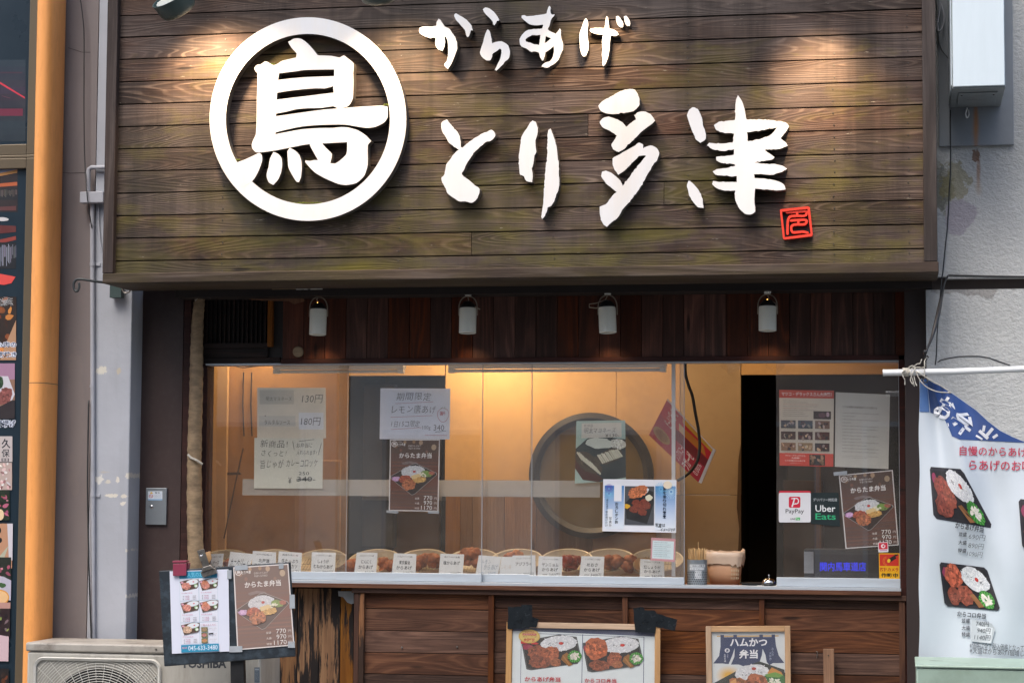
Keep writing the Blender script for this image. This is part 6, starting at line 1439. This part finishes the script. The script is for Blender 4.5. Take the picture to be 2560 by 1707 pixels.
tapes(mt2,[(587,1412,619,1424,-.06),(697,1408,709,1421,-.06),(724,1485,737,1520,.0),(720,1602,737,1618,.0),(573,1614,606,1629,-.02),(568,1424,579,1446,.0)],SD-.0055)
pc=thing('pink_clip','dark pink plastic clip on the top left of the menu stand','clip',P(450,1438,SD))
slabq(pc,'jaw',[(432,1408),(466,1407),(465,1438),(432,1439)],SD-.016,SD-.006,'pinkclip',.002); slabq(pc,'spring_bar',[(431,1401),(466,1400),(466,1405),(431,1406)],SD-.018,SD+.02,'pinkclip',.0015)
slabq(pc,'rear_jaw',[(466,1406),(471,1406),(469,1420),(466,1424)],SD+.0,SD+.03,'pinkclip',.001)
mc=thing('metal_clip','scratched metal bulldog clip at the top of the menu stand','clip',P(520,1440,SD))
slabq(mc,'lever',[(492,1376),(510,1371),(523,1411),(507,1418)],SD-.022,SD-.018,'steel',.001)
slabq(mc,'jaw',[(500,1429),(538,1418),(542,1432),(507,1443)],SD-.020,SD-.006,'steel',.002); slabq(mc,'bridge',[(506,1417),(526,1411),(534,1420),(503,1430)],SD-.026,SD-.012,'steel',.003)
slabq(mc,'rear_lever',[(514,1380),(526,1377),(529,1396),(521,1410)],SD+.012,SD+.016,'palewood',.001)
smooth_by_angle(MB().lathe([(.006,0),(.0085,.001),(.0085,-.001)],P(503,1384,SD-.0225),(0,-1,0),16).build('hole_rim',M['chrome'],mc))

# ---------------------------------------------------------------- far left photo menu board
FD=-.36
fb=thing('photo_menu_board','tall bronze framed photo menu board cut by the left edge of the photo','menu board',(X(0,FD),FD,0))
def fquad(px_top,px_bot): pass
xf0,xf1=X(59,FD,700),X(84,FD,700); xl0=X(-260,FD,700); z_mid=Z(388,FD,30); z_m2=Z(404,FD,30)
def fbar(x0,x1,z0,z1,name='frame_bar',m='bronze',y0=FD,y1=FD+.05): return MB().box(x0,x1,y0,y1,z0,z1).build(name,M[m],fb,bev=.003)
fbar(xf0,xf1,.1,z_mid-.0155); fbar(xf0,xf1,z_mid+.0005 ,4.1); fbar(xl0,xf1,z_mid-.015,z_mid,'frame_bar'); 
fbar(xl0,xf0-.0005,z_mid+.0005,z_mid+(Z(352,FD,30)-Z(378,FD,30))+.002); fbar(xl0,xf0-.0005,z_mid-.015-(Z(378,FD,30)-Z(404,FD,30)),z_mid-.0155)
fbar(xf1+.0005,X(97,FD+.02,700),.1,4.1,'frame_edge','bronzed',FD+.012,FD+.09)
MB().box(xl0,xf1,FD+.05,-.14,.1,4.1).build('box_body',M['bronzed'],fb)
M['darkpanel']=plain('dark_navy_panel','1e2d38',.3,var=.1,vs=2)
MB().box(xl0,xf0,FD+.022,FD+.05,z_m2,4.1).build('upper_panel',M['darkpanel'],fb); MB().box(xl0,xf0,FD+.022,FD+.05,.1,z_m2-.02).build('lower_panel',M['darkpanel'],fb)
def up(p):
    for k in range(12): p.rect(-60,150+k*17,64,167+k*17,('20303c','212c3a','242a38','2a2836','30263a','2c2432','262632','22222e','1f2832','1d2c36','1c2a34','1b2832')[k])
    p.poly([(-60,168),(-60,175),(62,247),(62,243)],'c83044'); p.rect(-60,272,57,290,'6a2038'); p.rect(-60,180,56,184,'3c2838'); p.line((5,240),(26,246),1.5,'5a3040')
p=Print(flat(FD+.0215)); up(p); p.build('upper_artwork',fb,'print_gloss')
def lw(p):
    r_=p.rnd
    def fillr(x0,y0,x1,y1,base,cols,n,s=(4,9),aa=.2):
        p.rect(x0,y0,x1,y1,base)
        for _ in range(n):
            w_,h_=r_.uniform(*s),r_.uniform(*s)*.6; x=r_.uniform(x0+w_,max(x0+w_,x1-w_)); y=r_.uniform(y0+h_,y1-h_); p.ell(x,y,w_,h_,jit(r_.choice(cols),r_,aa),r_.uniform(0,3),8,.25)
    # bar photo
    p.rect(-60,418,44,530,'2a2022'); p.poly([(-60,450),(-60,430),(43,420),(43,430)],'8a8aa0'); p.poly([(-60,446),(43,424),(43,432),(-60,452)],'c88a4a'); p.poly([(-60,464),(43,455),(43,464),(-60,472)],'b05a34'); p.rect(-60,472,42,500,'181c22')
    for k in range(14): p.rect(2+k*3,474+r_.uniform(0,3),3+k*3,484+r_.uniform(0,10),jit('7a6a60',r_,.4))
    p.poly([(-60,520),(40,515),(40,526),(-60,526)],'5a3434'); p.ell(6,548,16,5,'c8c4c4',.05,14)
    p.poly([(-60,590),(-60,560),(40,565),(40,580)],'5c2424'); p.poly([(-60,612),(40,590),(40,600),(-60,622)],'8a3830'); p.rect(-60,606,40,672,'1a1c22')
    for k in range(16): p.rect(0+k*2.6,610+r_.uniform(0,8),1.2+k*2.6,640+r_.uniform(-6,26),jit('8a8a96',r_,.4))
    p.poly([(-60,688),(0,684),(39,692),(28,708),(10,712),(-60,706)],'d84a44')
    fillr(-60,742,41,900,'2a1c16',['7c3a18','b06a30','3a1c10','8a4a20','c8843c'],46,(5,14)); 
    for _ in range(16): p.line((r_.uniform(-5,36),r_.uniform(742,766)),(r_.uniform(-5,36),r_.uniform(742,766)),1,'a8a8a8')
    p.poly([(10,870),(40,800),(40,900),(0,900)],'b08868')
    for t_,y0,y1 in (('も肉の',854,868),('山椒焼き',879,893)):
        for dx,dy in ((-1,0),(1,0),(0,-1),(0,1)): p.text(t_,-8+dx if len(t_)==3 else -22+dx,y0+dy,41+dx,y1+dy,'dfe6f4',.05)
        p.text(t_,-8 if len(t_)==3 else -22,y0,41,y1,'28344e',.02)
    p.rect(-60,908,37,1046,'a07a94'); p.poly([(-60,950),(37,948),(37,1046),(-60,1046)],'8a6a58'); p.poly([(-60,940),(20,940),(37,985),(30,1000),(-60,1010)],'c6c4cc'); piece(p,12,990,16,24,'8a4a44',.5,60); piece(p,0,955,9,16,'2c4a30',0,30); p.poly([(-60,1046),(30,1000),(37,1000),(37,1046)],'2a2226')
    for dx,dy in ((-1,0),(1,0),(0,-1),(0,1)): p.text('唐揚げ',-10+dx,1049+dy,39+dx,1068+dy,'dfe6f4',.05)
    p.text('唐揚げ',-10,1049,39,1068,'28344e',.02)
    p.rect(-60,1090,31,1154,'bdb4b2'); p.text('久',4,1096,26,1120,'22242c',.02); p.text('保',4,1122,24,1142,'22242c',.01); p.text('田',4,1145,22,1153,'22242c',.01)
    fillr(-60,1156,30,1224,'b8a49c',['c8a8a8','a87a7a','d6ccc8','8a5a5c','dcd8d8'],60,(3,7)); fillr(-60,1225,24,1300,'1e2a1c',['2c4422','1c2018','b05a74','c88a94','a84a60'],40,(3,8)); p.ell(0,1286,10,14,'e2c8a0',0,16)
    p.rect(-60,1308,30,1420,'b88a6c'); p.poly([(18,1308),(32,1308),(31,1400),(22,1396)],'cac6cc'); p.ell(-2,1325,5,8,'1c1c20',0,10); p.ell(0,1350,5,7,'1c1c20',.4,10); p.poly([(0,1388),(22,1362),(10,1395),(-20,1420)],'b0b09a')
    fillr(-60,1392,28,1448,'20241c',['b85a70','c87a88','2c3428','8a4458'],30,(4,8)); p.poly([(-60,1436),(8,1440),(28,1450),(27,1500),(-60,1490)],'b4b0c0'); p.ell(6,1462,9,6,'3a5a34',.2,12,.2)
    p.ell(0,1492,23,19,'d8963c',0,26); p.ell(0,1492,20,16,'e2b884',0,24); p.rect(-60,1505,26,1520,'b48a80'); fillr(-60,1520,25,1590,'2a1a1c',['3a2830','1c1418','6a5a5c','7c8a4a'],30,(3,8)); p.poly([(-60,1576),(22,1590),(21,1652),(-60,1650)],'c8aeb4'); fillr(-60,1670,22,1712,'1a1414',['5c3018','2a1a14'],14,(4,10))
def skewed(p):
    base=p.xf; p.xf=lambda x,y:(x+(y-1050)*0.0,y)
p=Print(flat(FD+.0215)); p.rnd=random.Random(12); lw(p); p.build('lower_artwork',fb,'print_gloss')

# ---------------------------------------------------------------- right: light box, cords, banner, green box
lx=thing('light_box_sign','blank white box sign projecting from the wall at the top right','light box',P(2444,221,YP-.25))
d=-.64; a=RC(2379,2513,-30,221,d); zt_=4.1
M['acrylic']=plain('white_acrylic','dbe8ee',.3,var=.02,vs=2,dirt='a8b8bc',dirt_amt=.15,dirt_scale=1.5,stretch=(3,1,.4)); M['boxsteel']=plain('grey_steel_casing','8a9396',.45,metal=.2,var=.12,dirt='4c4f4e',dirt_amt=.5,dirt_scale=5)
MB().box(a[0]+.004,a[1]-.004,d,d+.01,a[2]+.010,zt_).build('front_face',M['acrylic'],lx,bev=.003)
MB().box(a[0],a[1],d+.011,YP-.021,a[2]+.003,zt_).build('casing',M['boxsteel'],lx,bev=.003); MB().box(a[0]-.004,a[0]-.0005,d+.02,YP-.03,a[2]+.02,zt_).build('side_face',M['acrylic'],lx)
MB().box(a[0]+.03,a[1]-.03,d+.10,YP-.1,a[2]-.003,a[2]+.002).build('base_plate',M['boxsteel'],lx,bev=.002)
for xx in (a[0]+.045,a[1]-.045): MB().lathe([(0,.004),(.004,.003),(.005,0)],(xx,d+.14,a[2]-.003),(0,0,-1),8).build('screw',M['bronzed'],lx)
cable('white_cord',[(2418,270,-.22),(2414,284,-.2),(2417,294,-.19),(2422,288,-.185),(2421,275,-.18)],-.2,.0035,M['white'],'short white cord loop hanging under the blank white box sign')
cable('electric_cord',[(2348,-30),(2350,20),(2344,60),(2347,78),(2356,70),(2360,40),(2352,10)],-.2,.004,M['conduit'],'grey cord loop at the top right corner of the wooden sign')
cable('thin_wire',[(2338,-20),(2345,70),(2346,100),(2354,125),(2372,148)],-.19,.0025,M['wire'],'thin dark wire curving from the sign top to the white box')
cable('wall_cable',[(2376,275),(2376,420),(2373,480),(2369,560),(2363,620),(2357,680),(2354,700),(2349,760,-.2),(2343,830,-.19),(2341,885,-.18),(2338,912,-.18)],-.175,.0028,M['wire'],'long dark cable running down the stucco beside the sign')
cable('black_strap',[(2370,689),(2360,712,-.3),(2352,750,-.5),(2344,790,-.7),(2331,840,-.8),(2320,868,-.88),(2317,878,-.9)],-.2,[.004+.006*math.exp(-((i-17)/9)**2) for i in range(37)],M['black'],'stretched black rubber strap from the wall ledge down to the white pole','strap')
BD=-.92
hk=thing('hook_swivel','small black hook and swivel tying the white pole to the strap','hook',P(2316,893,BD))
MB().tube([P(2317,874,BD),P(2314,884,BD),P(2311,893,BD),P(2318,899,BD),P(2321,893,BD),P(2317,888,BD)],.0035,7).build('hook',M['black'],hk,smooth=True)
MB().lathe([(0,0),(.008,.004),(.009,.014),(.004,.02),(0,.02)],P(2313,886,BD-.004),(0,0,1),12).build('swivel',M['black'],hk,smooth=True)
pl=thing('banner_pole','white plastic pole holding the banner, tied with string at its left part','pole',P(2209,931,BD))
e=[P(2209,931.5,BD),P(2209+180,928.5,BD),P(2700,917,BD)]; smooth_by_angle(MB().tube(e,.0135,18).build('tube',M['pole'],pl))
smooth_by_angle(MB().tube([P(2207,931.5,BD),P(2212,931.4,BD)],.0142,18).build('end_cap',M['pole'],pl))
sg_=thing('string_knot','knotted off white string tied round the white pole','string',P(2290,966,BD)); r_=random.Random(5); mb=MB()
for k in range(9):
    x=2258+k*1.6+r_.uniform(-1,1); c_=P(x,930,BD); mb.tube([c_+Vector((r_.uniform(-.004,.004),.0165*math.sin(t/10*6.4),.0165*math.cos(t/10*6.4))) for t in range(11)],.0022,5)
for pts in ([(2262,926),(2256,930),(2258,942),(2262,950),(2262,962)],[(2272,918),(2282,914),(2288,922),(2282,932),(2276,950),(2284,962)],[(2280,920),(2292,910),(2300,908),(2304,898)],[(2276,922),(2290,918),(2305,919),(2312,916),(2311,905),(2315,896)],[(2285,940),(2288,955),(2292,964)],[(2274,925),(2280,945),(2286,965)],[(2312,905),(2311,925),(2312,945)],[(2290,928),(2300,950),(2318,968),(2345,979),(2378,981)],[(2292,928),(2320,946),(2352,964),(2378,981)]):
    V=[P(a,b,BD-.018+.004*r_.uniform(-1,1)) for a,b in dens(pts,5)]; mb.tube(V,.0024,5)
mb.build('strands',M['string'],sg_,smooth=True)
# the banner hangs in folds from its corner eyelet
def bdepth(x,y):
    u=(x-2300)/1.0; v=(y-945)
    f=min(1,max(0,v/260)); t=(u-8-v*.20)
    d=BD+.004
    d+=.038*math.exp(-((u-34-.10*v)/20)**2)*math.exp(-(v/260)**2)
    d-=.040*math.exp(-((u-62-.20*v)/26)**2)*math.exp(-(v/330)**2)
    d+=.032*math.exp(-((u-100-.30*v)/34)**2)*math.exp(-(v/400)**2)
    d+=.014*math.sin((u+v*.35)/38)*min(1,v/300)+.008*math.sin((v-u*.6)/70+1)
    d+=.012*math.exp(-(((u-175-(v-480)*.25)/26)**2+((v-500)/90)**2))
    return d
def topy(x):
    q=[(2296,952),(2303,946),(2318,945),(2335,957),(2358,967),(2380,982),(2410,1003),(2440,1024),(2470,1052),(2500,1075),(2530,1090),(2560,1103),(2720,1150)]
    for (a,b),(c_,d_) in zip(q,q[1:]):
        if a<=x<=c_: return b+(d_-b)*(x-a)/(c_-a)
    return 952
bn=thing('food_banner','white and blue cloth banner of packed lunches hanging in folds from the pole','banner',P(2430,1640,BD))
M['cloth']=plain('banner_cloth','c6d0d8',.55,var=.02,vs=8,bs=.15,bscale=14); mb=MB(); nx,ny=90,130
for j in range(ny+1):
    for i in range(nx+1):
        x=2299+(2700-2299)*i/nx; y=topy(x)+(1716-topy(x))*j/ny; xx=x if i else x-1+1.2*math.sin(y/30)
        mb.v.append(P(xx,y,bdepth(x,y)))
for j in range(ny):
    for i in range(nx): mb.f.append((j*(nx+1)+i,(j+1)*(nx+1)+i,(j+1)*(nx+1)+i+1,j*(nx+1)+i+1)); mb.c.append(0)
mb.build('cloth',M['cloth'],bn,smooth=True)
p=Print(lambda x,y,z:P(x,y,bdepth(x,y)-.0016-z)); p.sub=6; p.dz=2.5e-5; p.lift=.0022; p.sublen=4
BL='2f4f8e'
p.poly([(2300,953),(2304,947),(2317,946.5),(2324,1030),(2299,1029)],'4a6ea4')
p.poly([(2317,946.5),(2335,958),(2358,968),(2356,1043),(2340,1036),(2326,1031)],'2c4472')
p.poly([(2330,956),(2358,968.5),(2380,983),(2410,1004),(2440,1025),(2470,1053),(2500,1076),(2530,1091),(2562,1104.5),(2562,1106),(2500,1103),(2440,1100),(2400,1098),(2380,1090),(2372,1070),(2360,1045),(2350,1015),(2340,990)],BL)
p.sub=0
w_='dfe3ea'
p.text('お',2340,992,2386,1050,w_,.035,rot=.55); p.text('弁',2376,1028,2434,1084,w_,.03,rot=.62); p.sub=0
# the last character is half swallowed by the fold
for a,b,c_,d_,w2 in ((2461,1063,2458,1078,7),(2482,1070,2462,1094,8),(2494,1086,2482,1094,7),(2448,1076,2470,1096,8),(2440,1088,2456,1098,5)): p.line((a,b),(c_,d_),w2,w_)
p.text('自慢のからあげを',2399,1116,2590,1140,'c03450',.01,rot=.025); p.text('らあげのお味',2423,1150,2580,1176,'c03450',.01,rot=.02)
def pieceb(quad,kind):
    o=p.push(quad,100,70); bento2(kind); p.xf=o
def bento2(kind):
    p.sub=5; T=[(3,0),(96,0),(100,8),(100,92-22),(4,70),(0,8)]; p.poly([(0,4),(4,0),(95,0),(100,5),(100,65),(95,70),(5,70),(0,65)],'20202a'); p.poly([(4,5),(95,4),(96,65),(5,66)],'15151a'); p.sub=0
    p.ell(10,16,6,8,'8a2c50',0,10,.2)
    if kind=='koro': piece(p,26,20,17,20,'b8502c',0,80); piece(p,20,52,12,14,'8a3c24',0,50); piece(p,42,50,15,17,'96442a',0,60)
    else: piece(p,26,26,18,15,'863424',0,70); piece(p,24,50,18,16,'7c3020',0,70); piece(p,38,38,12,16,'8f3e28',0,50)
    rice(p,68,22,27,19,.35,150); p.poly([(50,48),(58,46),(72,66),(62,68)],'8a5c34'); salad(p,80,54,14)
pieceb([(2324,1166),(2405,1172),(2484,1320),(2334,1295)],'kara')
pieceb([(2348,1404),(2466,1418),(2502,1526),(2362,1514)],'koro')
K='3c4048'; k2='4a5058'
p.text('からあげ弁当',2388,1309,2460,1325,K,.025,rot=.16); p.text('並盛',2397,1329,2417,1340,K,.02,rot=.1); p.text('690円',2422,1335,2463,1349,k2,-.006,rot=.12,shear=.1)
p.text('大盛',2396,1350,2417,1361,K,.02,rot=.08); p.text('890円',2421,1357,2459,1371,k2,-.006,rot=.12,shear=.1); p.text('特盛',2395,1370,2416,1381,K,.02,rot=.08); p.text('1090円',2418,1378,2456,1391,k2,-.006,rot=.12,shear=.1)
p.text('からコロ弁当',2393,1529,2465,1543,K,.025,rot=.10); p.text('並盛',2404,1545,2425,1556,K,.02,rot=.04); p.text('大盛',2404,1563,2425,1574,K,.02,rot=.04); p.text('特盛',2404,1579,2425,1590,K,.02,rot=.04)
p.poly([(2430,1546),(2480,1558),(2488,1572),(2478,1608),(2428,1602)],'b5bdc2'); p.poly([(2429,1562),(2482,1568),(2477,1606),(2428,1600)],'d2d8dc'); p.text('740円',2440,1552,2472,1565,k2,0,rot=.06); p.text('940円',2443,1569,2476,1582,k2,-.004,rot=.06,shear=.12); p.text('1140円',2436,1586,2476,1599,k2,-.004,rot=.06,shear=.12)
p.text('※価格は全て税込価格となっております',2424,1608,2600,1626,k2,.0,rot=.06); p.text('※大盛はからあげ1個増し',2424,1621,2560,1636,k2,.0,rot=.06)
pieceb([(2546,1246),(2680,1262),(2690,1390),(2556,1372)],'kara'); p.build('artwork',bn)
smooth_by_angle(MB().lathe([(.0065,.0),(.0075,.003),(.0115,.003),(.0125,0),(.0065,0)],P(2313,951,BD-.02),(0,-1,0),20).build('eyelet',M['chrome'],bn))
gb=thing('green_cabinet','pale green painted metal cabinet top at the bottom right corner','cabinet',P(2430,1900,-1.25))
GF,GB=-1.42,-1.0; x0=X(2291,GF,1690); z1=Z(1671,GF,2430)
smooth_by_angle(MB().box(x0,x0+.75,GF,GB,.02,z1).build('body',M['greenbox'],gb,bev=.006)); smooth_by_angle(MB().box(x0-.004,x0+.76,GF-.006,GB,z1+.001,z1+.012).build('lid',M['greenbox'],gb,bev=.004))
mb=MB(); 
for k in range(4): mb.lathe([(0,.0012),(.012-.002*k,.0009)],P(2334+k*6,1647,-1.2)*1.0+Vector((0,0,0)),(0,0,1),9,sx=1.6,sy=.6)
o=mb.build('paint_chip',M['bronzed'],gb); 
zc_=z1+.0125
for v in o.data.vertices: v.co.z=zc_-origin(gb).z+.0003
